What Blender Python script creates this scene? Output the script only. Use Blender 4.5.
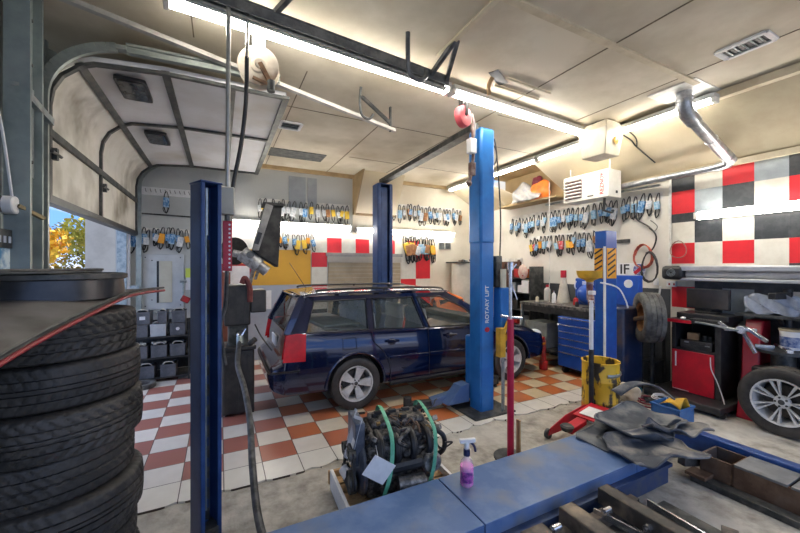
import bpy, math, random
from mathutils import Vector, Matrix
random.seed(7)
PI = math.pi
S = bpy.context.scene
for o in list(bpy.data.objects): bpy.data.objects.remove(o)
COL = S.collection

# ------------------------------------------------------------------ camera
YAW = math.radians(26.8); CAMH = 1.75
cam = bpy.data.cameras.new('camera'); camo = bpy.data.objects.new('camera', cam); COL.objects.link(camo)
cam.sensor_width = 36; cam.lens = 356/800*36; cam.clip_start = .05; cam.clip_end = 300
camo.location = (0, 0, CAMH); camo.rotation_euler = (PI/2, 0, -YAW)
S.camera = camo

# ------------------------------------------------------------------ view, world, daylight
S.view_settings.view_transform = 'Standard'; S.view_settings.look = 'None'
S.view_settings.gamma = 1; S.view_settings.use_curve_mapping = False
S.view_settings.exposure = 1.0
LIGHT = 1.0          # strength of the fluorescent tubes
wd = bpy.data.worlds.new('sky'); S.world = wd; wd.use_nodes = True
nt = wd.node_tree; nt.nodes.clear()
wo = nt.nodes.new('ShaderNodeOutputWorld'); bg = nt.nodes.new('ShaderNodeBackground')
tc = nt.nodes.new('ShaderNodeTexCoord'); sep = nt.nodes.new('ShaderNodeSeparateXYZ')
rp = nt.nodes.new('ShaderNodeValToRGB'); no = nt.nodes.new('ShaderNodeTexNoise'); mp = nt.nodes.new('ShaderNodeMapping')
cr = nt.nodes.new('ShaderNodeValToRGB'); mx = nt.nodes.new('ShaderNodeMix'); mx.data_type = 'RGBA'
nt.links.new(tc.outputs['Generated'], sep.inputs[0]); nt.links.new(sep.outputs[2], rp.inputs[0])
rp.color_ramp.elements[0].color = (.13, .27, .6, 1); rp.color_ramp.elements[1].color = (.6, .7, .95, 1); rp.color_ramp.elements[1].position = .8
_e = rp.color_ramp.elements.new(.3); _e.color = (.08, .2, .55, 1)
mp.inputs['Scale'].default_value = (1, 1, 2.6)
nt.links.new(tc.outputs['Generated'], mp.inputs[0]); nt.links.new(mp.outputs[0], no.inputs[0])
no.inputs['Scale'].default_value = 7; no.inputs['Detail'].default_value = 6
cr.color_ramp.elements[0].position = .47; cr.color_ramp.elements[1].position = .62
nt.links.new(no.outputs[0], cr.inputs[0]); nt.links.new(cr.outputs[0], mx.inputs[0])
nt.links.new(rp.outputs[0], mx.inputs[6]); mx.inputs[7].default_value = (.6, .64, .7, 1)
nt.links.new(mx.outputs[2], bg.inputs[0]); bg.inputs[1].default_value = 1.35
nt.links.new(bg.outputs[0], wo.inputs[0])
sun = bpy.data.lights.new('sun', 'SUN'); suno = bpy.data.objects.new('sun', sun); COL.objects.link(suno)
sun.energy = 3; sun.angle = .02; sun.color = (1, .94, .82); suno.rotation_euler = (0, math.radians(42), math.radians(12))

# ------------------------------------------------------------------ materials
MATS = {}
def mat(name, c1, c2=None, scale=6, rough=.5, metal=0, bump=0, emit=0, coat=0, stretch=(1, 1, 1), lo=.42, hi=.62, trans=0, alpha=1, bscale=None, c3=None, s3=2, t3=(.5, .7)):
    if name in MATS: return MATS[name]
    m = bpy.data.materials.new(name); m.use_nodes = True; n = m.node_tree; b = n.nodes['Principled BSDF']
    b.inputs['Base Color'].default_value = (*c1, 1); b.inputs['Roughness'].default_value = rough
    b.inputs['Metallic'].default_value = metal; b.inputs['Coat Weight'].default_value = coat
    b.inputs['Transmission Weight'].default_value = trans; b.inputs['Alpha'].default_value = alpha
    if coat: b.inputs['Coat Roughness'].default_value = .05
    if emit:
        b.inputs['Emission Color'].default_value = (*c1, 1); b.inputs['Emission Strength'].default_value = emit
    if c2 or bump:
        t = n.nodes.new('ShaderNodeTexCoord'); mp = n.nodes.new('ShaderNodeMapping'); mp.inputs['Scale'].default_value = stretch
        n.links.new(t.outputs['Object'], mp.inputs[0])
        z = n.nodes.new('ShaderNodeTexNoise'); z.inputs['Scale'].default_value = scale; z.inputs['Detail'].default_value = 6
        z.inputs['Roughness'].default_value = .62
        n.links.new(mp.outputs[0], z.inputs[0])
        if c2:
            r = n.nodes.new('ShaderNodeValToRGB'); e = r.color_ramp.elements
            e[0].position = lo; e[1].position = hi; e[0].color = (*c1, 1); e[1].color = (*c2, 1)
            n.links.new(z.outputs[0], r.inputs[0]); out = r.outputs[0]
            if c3:
                z3 = n.nodes.new('ShaderNodeTexNoise'); z3.inputs['Scale'].default_value = s3; z3.inputs['Detail'].default_value = 4
                n.links.new(mp.outputs[0], z3.inputs[0])
                r3 = n.nodes.new('ShaderNodeValToRGB'); r3.color_ramp.elements[0].position = t3[0]; r3.color_ramp.elements[1].position = t3[1]
                n.links.new(z3.outputs[0], r3.inputs[0])
                x = n.nodes.new('ShaderNodeMix'); x.data_type = 'RGBA'
                n.links.new(r3.outputs[0], x.inputs[0]); n.links.new(out, x.inputs[6]); x.inputs[7].default_value = (*c3, 1); out = x.outputs[2]
            n.links.new(out, b.inputs['Base Color'])
        if bump:
            bz = n.nodes.new('ShaderNodeTexNoise'); bz.inputs['Scale'].default_value = bscale or scale*3; bz.inputs['Detail'].default_value = 4
            n.links.new(mp.outputs[0], bz.inputs[0])
            bp = n.nodes.new('ShaderNodeBump'); bp.inputs['Strength'].default_value = bump; bp.inputs['Distance'].default_value = .02
            n.links.new(bz.outputs[0], bp.inputs['Height']); n.links.new(bp.outputs[0], b.inputs['Normal'])
    MATS[name] = m; return m

def N(m, kind, **kw):
    nd = m.node_tree.nodes.new(kind)
    for k, v in kw.items(): setattr(nd, k, v)
    return nd
def mathn(m, op, a, b=None, c=None):
    nd = N(m, 'ShaderNodeMath', operation=op)
    for i, v in enumerate((a, b, c)):
        if v is None: continue
        if isinstance(v, (int, float)): nd.inputs[i].default_value = v
        else: m.node_tree.links.new(v, nd.inputs[i])
    return nd.outputs[0]
def mixn(m, f, a, b):
    nd = N(m, 'ShaderNodeMix', data_type='RGBA')
    for i, v in ((0, f), (6, a), (7, b)):
        if isinstance(v, tuple): nd.inputs[i].default_value = (*v, 1)
        elif isinstance(v, (int, float)): nd.inputs[i].default_value = v
        else: m.node_tree.links.new(v, nd.inputs[i])
    return nd.outputs[2]

white_tin = mat('white_tin', (.78, .77, .73), (.6, .58, .53), 8, .45)
steel = mat('galvanised_steel', (.42, .46, .46), (.25, .3, .31), 14, .38, .75)
bright = mat('bright_metal', (.72, .73, .75), (.5, .5, .52), 20, .25, .9)
darksteel = mat('dark_steel', (.05, .055, .055), (.13, .13, .125), 9, .5, .6)
black = mat('black_plastic', (.012, .012, .014), (.03, .03, .03), 10, .4)
blackmatte = mat('black_matte', (.018, .018, .018), (.05, .048, .045), 7, .75)
rubber = mat('tyre_rubber', (.022, .021, .02), (.055, .05, .045), 5, .55, bump=.15, bscale=60)
rubber_d = mat('dusty_rubber', (.06, .06, .06), (.15, .15, .14), 8, .8, bump=.2)
hoserub = mat('hose_rubber', (.03, .03, .03), (.1, .1, .1), 12, .5)
navy_post = mat('navy_post_paint', (.012, .04, .14), (.022, .065, .2), 5, .35, .1)
blue_post = mat('blue_post_paint', (.02, .16, .50), (.035, .22, .6), 3, .28, .1, c3=(.02, .10, .34), s3=3)
blue_rack = mat('worn_blue_paint', (.085, .16, .34), (.14, .22, .4), 4, .4, .1, bump=.06, c3=(.2, .22, .25), s3=3)
blue_bar = mat('blue_beam_paint', (.01, .07, .32), (.015, .1, .4), 6, .35)
tool_blue = mat('toolbox_blue', (.015, .08, .42), (.02, .1, .5), 6, .3)
red = mat('red_paint', (.58, .01, .03), (.45, .01, .025), 5, .35)
redworn = mat('worn_red_paint', (.5, .02, .02), (.3, .02, .02), 8, .45, c3=(.12, .05, .04), s3=12)
yellow = mat('yellow_paint', (.75, .42, .03), (.55, .3, .02), 7, .45)
orange = mat('orange_plastic', (.85, .2, .02), (.7, .14, .02), 9, .5)
cream = mat('cream_panel', (.66, .58, .42), (.56, .48, .33), 2, .6, c3=(.46, .37, .22), s3=1.2)
wood = mat('raw_wood', (.55, .36, .18), (.4, .25, .12), 6, .7, stretch=(1, 8, 1))
brownwood = mat('brown_door_wood', (.07, .025, .015), (.12, .05, .03), 5, .5, stretch=(6, 6, .6))
paper = mat('paper', (.8, .8, .8), (.72, .72, .72), 12, .7)
glassclr = mat('clear_plastic', (.75, .8, .9), rough=.15, alpha=.6)
def emis(name, c, s):
    m = bpy.data.materials.new(name); m.use_nodes = True; n = m.node_tree; n.nodes.clear()
    e = n.nodes.new('ShaderNodeEmission'); o = n.nodes.new('ShaderNodeOutputMaterial')
    e.inputs[0].default_value = (*c, 1); e.inputs[1].default_value = s; n.links.new(e.outputs[0], o.inputs[0]); return m
tube_m = emis('lit_tube', (1, .94, .85), 25*LIGHT)

# ------------------------------------------------------------------ mesh helpers
class MB:
    def __init__(s): s.v = []; s.f = []
    def add(s, vs, fs):
        k = len(s.v); s.v += [tuple(v) for v in vs]; s.f += [tuple(i+k for i in f) for f in fs]; return s
    def box(s, c, d, rz=0, M=None):
        x, y, z = d[0]/2, d[1]/2, d[2]/2
        R = M if M is not None else Matrix.Rotation(rz, 3, 'Z')
        vs = [Vector(c)+R@Vector((a*x, b*y, e*z)) for a in (-1, 1) for b in (-1, 1) for e in (-1, 1)]
        return s.add(vs, [(0, 1, 3, 2), (4, 6, 7, 5), (0, 4, 5, 1), (2, 3, 7, 6), (0, 2, 6, 4), (1, 5, 7, 3)])
    def bb(s, x0, x1, y0, y1, z0, z1):
        return s.box(((x0+x1)/2, (y0+y1)/2, (z0+z1)/2), (abs(x1-x0), abs(y1-y0), abs(z1-z0)))
    def bar(s, a, b, w, h=None, up=(0, 0, 1)):          # rectangular bar from a to b
        a, b = Vector(a), Vector(b); h = h or w; d = (b-a).normalized(); u = Vector(up)
        if abs(d.dot(u)) > .95: u = Vector((0, 1, 0))
        sd = d.cross(u).normalized(); u = sd.cross(d).normalized()
        vs = [p+sd*i*w/2+u*j*h/2 for p in (a, b) for i in (-1, 1) for j in (-1, 1)]
        return s.add(vs, [(0, 1, 3, 2), (4, 6, 7, 5), (0, 4, 5, 1), (2, 3, 7, 6), (0, 2, 6, 4), (1, 5, 7, 3)])
    def tube(s, pts, r, n=8, closed=False, rs=None, flat=1):
        pts = [Vector(p) for p in pts]; m = len(pts); vs = []; fs = []; prev = None
        for i, p in enumerate(pts):
            if closed: t = pts[(i+1) % m]-pts[i-1]
            else: t = pts[min(i+1, m-1)]-pts[max(i-1, 0)]
            t.normalize()
            if prev is None:
                prev = Vector((0, 0, 1)) if abs(t.z) < .9 else Vector((1, 0, 0))
            u = (prev-t*prev.dot(t)).normalized(); w = t.cross(u); prev = u
            rr = rs[i] if rs else r
            for k in range(n):
                a = 2*PI*k/n; vs.append(p+u*math.cos(a)*rr+w*math.sin(a)*rr*flat)
        for i in range(m if closed else m-1):
            j = (i+1) % m
            for k in range(n): fs.append((i*n+k, i*n+(k+1) % n, j*n+(k+1) % n, j*n+k))
        if not closed: fs += [tuple(range(n))[::-1], tuple((m-1)*n+k for k in range(n))]
        return s.add(vs, fs)
    def cyl(s, a, b, r, n=20, r2=None): return s.tube([a, b], r, n, rs=[r, r if r2 is None else r2])
    def lathe(s, prof, o=(0, 0, 0), n=32, M=None, a0=0, a1=2*PI, fn=None):   # prof: (r, z)
        full = abs(a1-a0-2*PI) < 1e-6; m = len(prof); vs = []; fs = []; cnt = n if full else n+1
        R = M if M is not None else Matrix.Identity(3); o = Vector(o)
        for k in range(cnt):
            a = a0+(a1-a0)*k/n
            for j, (r, z) in enumerate(prof):
                if fn: r = fn(k, j, r)
                vs.append(o+R@Vector((r*math.cos(a), r*math.sin(a), z)))
        for k in range(n):
            q = (k+1) % cnt
            for j in range(m-1): fs.append((k*m+j, q*m+j, q*m+j+1, k*m+j+1))
        return s.add(vs, fs)
    def prism(s, poly, h, M=None, o=(0, 0, 0)):         # poly in xy, extruded 0..h along z, then M and o
        n = len(poly); R = M if M is not None else Matrix.Identity(3); o = Vector(o)
        vs = [o+R@Vector((x, y, 0)) for x, y in poly]+[o+R@Vector((x, y, h)) for x, y in poly]
        fs = [tuple(range(n))[::-1], tuple(range(n, 2*n))]+[(i, (i+1) % n, n+(i+1) % n, n+i) for i in range(n)]
        return s.add(vs, fs)
    def grid(s, fn, nu, nv):
        vs = [fn(i/nu, j/nv) for i in range(nu+1) for j in range(nv+1)]
        return s.add(vs, [(i*(nv+1)+j, (i+1)*(nv+1)+j, (i+1)*(nv+1)+j+1, i*(nv+1)+j+1) for i in range(nu) for j in range(nv)])
    def sphere(s, c, r, n=14, sc=(1, 1, 1), m=8):
        return s.lathe([(max(1e-4, r*math.sin(PI*j/m))*1, -r*math.cos(PI*j/m)) for j in range(m+1)], (0, 0, 0), n) if False else s._sph(c, r, n, sc, m)
    def _sph(s, c, r, n, sc, m):
        vs = []; fs = []; c = Vector(c)
        for k in range(n):
            for j in range(m+1):
                a = 2*PI*k/n; b = PI*j/m; vs.append(c+Vector((r*math.sin(b)*math.cos(a)*sc[0], r*math.sin(b)*math.sin(a)*sc[1], -r*math.cos(b)*sc[2])))
        for k in range(n):
            q = (k+1) % n
            for j in range(m): fs.append((k*(m+1)+j, q*(m+1)+j, q*(m+1)+j+1, k*(m+1)+j+1))
        return s.add(vs, fs)
    def build(s, name, m, parent=None, bevel=0, angle=35, solid=0, sub=0, w=True, label=None):
        me = bpy.data.meshes.new(name); vs = s.v
        if parent is not None and w and '_loc' in WL.get(parent.name, {}):
            L = WL[parent.name]['_loc']; vs = [(v[0]-L[0], v[1]-L[1], v[2]-L[2]) for v in vs]
        me.from_pydata(vs, [], s.f); me.update()
        me.polygons.foreach_set('use_smooth', [True]*len(me.polygons))
        me.set_sharp_from_angle(angle=math.radians(angle))
        for mm in (m if isinstance(m, (list, tuple)) else [m]): me.materials.append(mm)
        o = bpy.data.objects.new(name, me); COL.objects.link(o)
        if solid: q = o.modifiers.new('thickness', 'SOLIDIFY'); q.thickness = solid; q.offset = 0
        if sub: q = o.modifiers.new('smooth', 'SUBSURF'); q.levels = q.render_levels = sub
        if bevel: q = o.modifiers.new('bevel', 'BEVEL'); q.width = bevel; q.segments = 2; q.limit_method = 'ANGLE'
        if parent is not None:
            o.parent = parent
            if w and parent.name in WL: WL[o.name] = WL[parent.name]
        if label: o['label'] = label
        return o
WL = {}
def rx(a): return Matrix.Rotation(a, 3, 'X')
def ry(a): return Matrix.Rotation(a, 3, 'Y')
def rz(a): return Matrix.Rotation(a, 3, 'Z')
def thing(name, label, cat, loc=(0, 0, 0), rotz=0, group=None, world=True):
    o = bpy.data.objects.new(name, None); COL.objects.link(o); o.location = loc; o.rotation_euler = (0, 0, rotz)
    o.empty_display_size = .1; o['label'] = label; o['category'] = cat
    if group: o['group'] = group
    if world and rotz == 0: WL[o.name] = {'_loc': loc}
    return o
def tag(o, label, cat, group=None):
    o['label'] = label; o['category'] = cat
    if group: o['group'] = group
    return o
def struct(name, mb, m, **k):
    o = mb.build(name, m, **k); o['kind'] = 'structure'; return o
def solo(name, mb, m, label, cat, group=None, **k):      # a thing that is one mesh, origin at its base centre
    xs = [v[0] for v in mb.v]; ys = [v[1] for v in mb.v]; zs = [v[2] for v in mb.v]
    L = ((min(xs)+max(xs))/2, (min(ys)+max(ys))/2, min(zs))
    mb.v = [(v[0]-L[0], v[1]-L[1], v[2]-L[2]) for v in mb.v]
    o = mb.build(name, m, **k); o.location = L; return tag(o, label, cat, group)
def copy_tree(o, parent=None):
    c = o.copy(); COL.objects.link(c)
    if parent is not None: c.parent = parent
    for ch in [x for x in KIDS.get(o.name, [])]: copy_tree(ch, c)
    return c
KIDS = {}
def register(root):                                     # remember children for copying
    for x in COL.objects:
        if x.parent is not None: KIDS.setdefault(x.parent.name, [])
        if x.parent is not None and x not in KIDS[x.parent.name]: KIDS[x.parent.name].append(x)
def text(s, size, M, o, m, parent, name='lettering', depth=.002, bold=True, ax='CENTER', sx=1):
    cu = bpy.data.curves.new(name, 'FONT'); cu.body = s; cu.size = size; cu.extrude = depth; cu.align_x = ax; cu.align_y = 'CENTER'
    if bold: cu.offset = size*.012
    tmp = bpy.data.objects.new(name, cu); COL.objects.link(tmp)
    dg = bpy.context.evaluated_depsgraph_get(); me = bpy.data.meshes.new_from_object(tmp.evaluated_get(dg))
    bpy.data.objects.remove(tmp)
    L = Vector(WL[parent.name]['_loc']) if parent is not None and parent.name in WL else Vector((0, 0, 0))
    for v in me.vertices: v.co = Vector(o)+M@Vector((v.co.x*sx, v.co.y, v.co.z))-L
    me.materials.clear(); me.materials.append(m)
    ob = bpy.data.objects.new(name, me); COL.objects.link(ob)
    if parent is not None: ob.parent = parent
    return ob
def bez(pts, n=8):                                      # smooth curve through points
    P = [Vector(p) for p in pts]; out = []
    for i in range(len(P)-1):
        p0 = P[max(i-1, 0)]; p1 = P[i]; p2 = P[i+1]; p3 = P[min(i+2, len(P)-1)]
        for k in range(n):
            t = k/n; out.append(.5*((2*p1)+(p2-p0)*t+(2*p0-5*p1+4*p2-p3)*t*t+(3*p1-p0-3*p2+p3)*t**3))
    out.append(P[-1]); return out
# orientation matrices for text: facing -X (read by someone looking +X), facing -Y
FX = Matrix(((0, 0, -1), (-1, 0, 0), (0, 1, 0)))        # local x -> -Y, local y -> Z, local z -> -X
FY = Matrix(((1, 0, 0), (0, 0, -1), (0, 1, 0)))         # local x -> X, local y -> Z, local z -> -Y

# ================================================================== THE ROOM
XL, XR, YB, YF, ZC = -1.3, 5.85, 7.1, -1.6, 3.65
conc = mat('concrete', (.5, .47, .41), (.2, .18, .15), 6, .8, bump=.5, bscale=24, c3=(.55, .53, .48), s3=1.4, lo=.38, hi=.72)
struct('floor', MB().bb(XL, XR, YF, YB, -.12, 0), conc)
asph = mat('asphalt', (.22, .22, .22), (.3, .3, .29), 3, .9, bump=.2)
struct('ground', MB().bb(-90, 60, -60, 120, -.3, -.13), asph)

# chequered tiles
tm = bpy.data.materials.new('chequered_tiles'); tm.use_nodes = True; L_ = tm.node_tree.links; B = tm.node_tree.nodes['Principled BSDF']
tcn = N(tm, 'ShaderNodeTexCoord'); sp = N(tm, 'ShaderNodeSeparateXYZ'); L_.new(tcn.outputs['Object'], sp.inputs[0])
u = mathn(tm, 'DIVIDE', mathn(tm, 'SUBTRACT', sp.outputs[0], .026), .307)
v = mathn(tm, 'DIVIDE', mathn(tm, 'SUBTRACT', sp.outputs[1], 3.37), .307)
iu, iv = mathn(tm, 'FLOOR', u), mathn(tm, 'FLOOR', v)
par = mathn(tm, 'FLOORED_MODULO', mathn(tm, 'ADD', iu, iv), 2)
isin = mathn(tm, 'GREATER_THAN', iv, -.5); redf = mathn(tm, 'MULTIPLY', par, isin)
fu, fv = mathn(tm, 'SUBTRACT', u, iu), mathn(tm, 'SUBTRACT', v, iv)
du = mathn(tm, 'MINIMUM', fu, mathn(tm, 'SUBTRACT', 1, fu)); dv = mathn(tm, 'MINIMUM', fv, mathn(tm, 'SUBTRACT', 1, fv))
gr = mathn(tm, 'LESS_THAN', mathn(tm, 'MINIMUM', du, dv), .012)
cmb = N(tm, 'ShaderNodeCombineXYZ'); L_.new(iu, cmb.inputs[0]); L_.new(iv, cmb.inputs[1])
wn = N(tm, 'ShaderNodeTexWhiteNoise', noise_dimensions='3D'); L_.new(cmb.outputs[0], wn.inputs['Vector'])
nz = N(tm, 'ShaderNodeTexNoise'); nz.inputs['Scale'].default_value = 9; nz.inputs['Detail'].default_value = 6; L_.new(tcn.outputs['Object'], nz.inputs[0])
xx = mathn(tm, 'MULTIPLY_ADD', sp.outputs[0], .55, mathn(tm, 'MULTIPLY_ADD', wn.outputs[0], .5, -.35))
xx = N(tm, 'ShaderNodeClamp'); L_.new(mathn(tm, 'MULTIPLY_ADD', sp.outputs[0], .55, mathn(tm, 'MULTIPLY_ADD', wn.outputs[0], .5, -.3)), xx.inputs[0]); xx = xx.outputs[0]  # tint drifts along X: tile variation plus cooler daylight painted in at left
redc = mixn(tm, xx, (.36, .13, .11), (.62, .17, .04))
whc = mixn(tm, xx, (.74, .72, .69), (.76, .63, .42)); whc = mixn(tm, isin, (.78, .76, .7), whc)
tcol = mixn(tm, redf, whc, redc)
dirt = mathn(tm, 'MULTIPLY', nz.outputs[0], .28)
tcol = mixn(tm, dirt, tcol, (.25, .18, .13))
tcol = mixn(tm, gr, tcol, (.08, .06, .05)); L_.new(tcol, B.inputs['Base Color']); B.inputs['Roughness'].default_value = .28
# slab with a broken front edge
edge = []; x = XL+.01
rnd = random.Random(3)
while x < 5.2:
    k = (x-.026)/.307; f = k-math.floor(k)
    edge.append((x, 3.06+(.03 if f < .1 or f > .9 else 0)+(rnd.uniform(-.03, .045) if x > .6 else rnd.uniform(-.004, .004)))); x += .0767
poly = edge+[(5.2, 3.37), (XR-.01, 3.37), (XR-.01, YB-.01), (XL+.01, YB-.01)]
o = struct('floor_tiles', MB().prism(poly, .014, o=(0, 0, .0005)), tm)

# ceiling (flat sheets), soffit and battens
ceilm = mat('ceiling_board', (.66, .6, .48), (.55, .49, .37), 1.3, .75, c3=(.4, .34, .24), s3=.8)
struct('ceiling', MB().bb(XL-.4, 4.9, YF, YB, ZC, ZC+.1), ceilm)
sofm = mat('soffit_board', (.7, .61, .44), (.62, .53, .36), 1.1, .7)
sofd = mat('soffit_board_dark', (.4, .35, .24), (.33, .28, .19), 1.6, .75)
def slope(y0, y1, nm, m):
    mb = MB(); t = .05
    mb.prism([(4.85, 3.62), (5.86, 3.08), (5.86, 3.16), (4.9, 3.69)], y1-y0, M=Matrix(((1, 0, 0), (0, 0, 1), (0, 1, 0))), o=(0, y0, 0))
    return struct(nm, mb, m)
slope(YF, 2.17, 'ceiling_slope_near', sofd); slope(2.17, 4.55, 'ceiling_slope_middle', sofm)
slope(6.05, YB, 'ceiling_slope_far', sofm)
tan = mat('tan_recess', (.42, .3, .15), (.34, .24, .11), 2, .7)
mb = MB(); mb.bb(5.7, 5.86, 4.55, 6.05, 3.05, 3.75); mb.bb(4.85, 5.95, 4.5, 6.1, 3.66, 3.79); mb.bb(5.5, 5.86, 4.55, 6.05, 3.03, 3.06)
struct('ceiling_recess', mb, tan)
# curved cream cheek on the far side of the recess
def cheek(u, v):
    v = v*1.02
    y = 6.05-.55*(math.sin(u*PI/2)**1.4)*(1-v*.15); z = 3.64-u*.56; x0 = 4.88+u*.9
    return Vector((x0, y+v*(6.06-y), z))
mb = MB(); mb.grid(cheek, 14, 6); struct('ceiling_slope_cheek', mb, sofm, solid=.01)
btn = mat('ceiling_batten', (.62, .55, .4), (.5, .43, .3), 4, .6)
seamm = mat('seam_dark', (.12, .1, .07), (.2, .16, .1), 6, .8)
k = 1
for (x0, x1, y0, y1, w_) in ((1.725, 1.77, .5, 2.7, 0), (3.0, 3.012, .5, YB, 1), (4.13, 4.14, 1.0, 3.1, 1), (.3, 4.4, 1.87, 1.93, 0), (.4, 4.7, 4.35, 4.36, 1),
                             (.75, .76, 3.5, YB, 1), (1.9, 1.912, 4.3, YB, 1), (2.0, 4.85, 5.9, 5.91, 1), (3.1, 4.85, 3.42, 3.43, 1), (XL, .9, 2.2, 2.22, 1), (-.2, -.19, .5, 3.4, 1)):
    struct('trim_%d' % k, MB().bb(x0, x1, y0, y1, ZC-(.004 if w_ else .018), ZC+.001), seamm if w_ else btn); k += 1
struct('trim_%d' % k, MB().bb(4.78, 4.86, YF, YB, 3.56, 3.64), btn); k += 1
struct('trim_%d' % k, MB().bb(5.78, 5.85, YF, 4.5, 3.03, 3.1), btn); k += 1
struct('trim_%d' % k, MB().bb(4.845, 4.86, YF, 2.2, 3.6, 3.63), seamm); k += 1
struct('trim_%d' % k, MB().bb(.3, 4.85, 7.03, 7.1, 3.58, 3.65), mat('back_trim', (.5, .36, .18), (.4, .28, .14), 4, .6)); k += 1

# right wall: painted block, grey dado, then the chequered vinyl sheet squares
wallw = mat('white_block', (.76, .73, .66), (.68, .65, .57), 2.2, .65, bump=.12, bscale=30)
dado = mat('charcoal_dado', (.05, .055, .06), (.08, .085, .09), 4, .6)
struct('wall_right', MB().bb(XR, XR+.15, YF, YB+.15, 0, 3.75), wallw)
struct('baseboard_right', MB().bb(XR-.006, XR, 2.85, 5.74, 0, 1.42), dado)
# squares, one mesh of coloured sheets (surface pattern of the wall)
cq = {'R': mat('sq_red', (.68, .02, .03), (.62, .02, .03), 8, .4), 'K': mat('sq_black', (.035, .04, .045), (.06, .065, .07), 10, .35), 'W': mat('sq_cream', (.7, .68, .6), (.63, .6, .52), 6, .45), 'G': mat('sq_grey', (.36, .41, .43), (.3, .34, .37), 6, .45)}
ks = list(cq)
ycuts = [2.83, 2.55, 2.246, 1.936, 1.637, 1.33, 1.03, .73]
zc = [3.06, 2.818, 2.502, 2.376, 2.08, 1.79, 1.466, 1.17, .87, .57, 0]
colrows = ['KRKWRWRWWKK', 'WGKKWKKGGKK', 'RKKWRKGKKKK', 'GWKKWKKKKKK', 'KRKKRWWKKKK', 'WKKWWKKKKKK', 'RWKKRKKKKKK']
zrows = {0: [3.06, 2.818, 2.502, 2.376, 2.08, 1.79, 1.466, 1.17, .87, .57, .27, 0],
         1: [3.06, 2.81, 2.40, 2.376, 2.08, 1.78, 1.6, 1.3, .99, .7, .3, 0],
         2: [3.06, 2.80, 2.45, 2.37, 2.08, 1.78, 1.46, 1.16, .86, .57, .27, 0]}
mbs = {c: MB() for c in ks}
def rows(ci):
    # (top, bottom, colour) per column, read off the wall
    return [[(3.06, 2.818, 'K'), (2.818, 2.502, 'R'), (2.502, 2.376, 'K'), (2.376, 2.08, 'W'), (2.08, 1.79, 'R'), (1.79, 1.466, 'W'), (1.466, 1.17, 'R'), (1.17, .87, 'W'), (.87, 0, 'K')],
            [(3.06, 2.80, 'W'), (2.80, 2.40, 'G'), (2.40, 2.08, 'K'), (2.08, 1.79, 'W'), (1.79, 1.6, 'W'), (1.6, .9, 'K'), (.9, 0, 'K')],
            [(3.06, 2.80, 'R'), (2.80, 2.40, 'K'), (2.40, 2.08, 'W'), (2.08, 1.79, 'R'), (1.79, 1.55, 'W'), (1.55, 1.465, 'K'), (1.465, 1.0, 'G'), (1.0, 0, 'K')],
            [(3.06, 2.79, 'G'), (2.79, 2.40, 'W'), (2.40, 2.08, 'K'), (2.08, 1.79, 'W'), (1.79, 1.55, 'W'), (1.55, .9, 'K'), (.9, 0, 'K')],
            [(3.06, 2.79, 'K'), (2.79, 2.40, 'R'), (2.40, 2.08, 'K'), (2.08, 1.79, 'R'), (1.79, 1.46, 'K'), (1.46, 1.16, 'W'), (1.16, 0, 'K')]][ci % 5]
allmb = MB(); mids = []
for ci in range(len(ycuts)-1):
    for (z1, z0, c) in rows(ci):
        n0 = len(allmb.f); allmb.bb(XR-.008, XR-.001, ycuts[ci+1]+.001, ycuts[ci], z0+.0007, z1); mids += [ks.index(c)]*(len(allmb.f)-n0)
o = struct('wall_right_squares', allmb, [cq[c] for c in ks]); o.data.polygons.foreach_set('material_index', mids)

# back wall
wallb = mat('grey_block', (.5, .52, .51), (.42, .44, .43), 1.4, .7, bump=.12, bscale=30, c3=(.6, .6, .57), s3=.7)
struct('wall_back', MB().bb(XL-.15, XR+.15, YB, YB+.15, 0, 3.75), wallb)
cw = MB(); cw.bb(2.4, 3.3, YB-.01, YB, 2.33, 3.05)
struct('wall_back_cream', MB().bb(2.47, XR, YB-.012, YB-.001, 1.1, 3.64), mat('cream_wall', (.74, .69, .57), (.66, .6, .48), 1.5, .65))
struct('wall_back_white', MB().bb(.16, 2.47, YB-.012, YB-.001, 2.0, 2.62), mat('white_wall', (.8, .79, .75), (.72, .71, .67), 1.5, .6))
struct('wall_back_yellow', MB().bb(.16, 1.6, YB-.016, YB-.001, 1.4, 2.07), mat('yellow_wall', (.72, .4, .04), (.66, .36, .04), 2, .55))
struct('wall_back_blue_grey', MB().bb(.16, 1.6, YB-.014, YB-.001, 0, 1.4), mat('blue_grey_wall', (.36, .4, .47), (.45, .49, .54), 2, .7, c3=(.3, .34, .42)))
# red and white squares around the roller shutter
sq = MB(); mids = []
def sqq(x0, x1, z0, z1, c):
    n0 = len(sq.f); sq.bb(x0, x1, YB-.02, YB-.001, z0, z1); mids.extend([ks.index(c)]*(len(sq.f)-n0))
for i in range(9): sqq(1.62+i*.305, 1.925+i*.305, 2.03, 2.33, 'WRWRWRWRW'[i])
for z0, z1, c in ((1.74, 2.03, 'R'), (1.39, 1.74, 'W'), (1.2, 1.39, 'R'), (.9, 1.2, 'W'), (0, .9, 'K')): sqq(1.62, 1.925, z0, z1, c)
for z0, z1, c, c2 in ((1.75, 2.03, 'W', 'R'), (1.47, 1.75, 'W', 'R'), (1.2, 1.47, 'R', 'W'), (.9, 1.2, 'K', 'R')): sqq(3.6, 3.98, z0, z1, c); sqq(3.98, 4.36, z0, z1, c2)
o = struct('wall_back_squares', sq, [cq[c] for c in ks]); o.data.polygons.foreach_set('material_index', mids)
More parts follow.
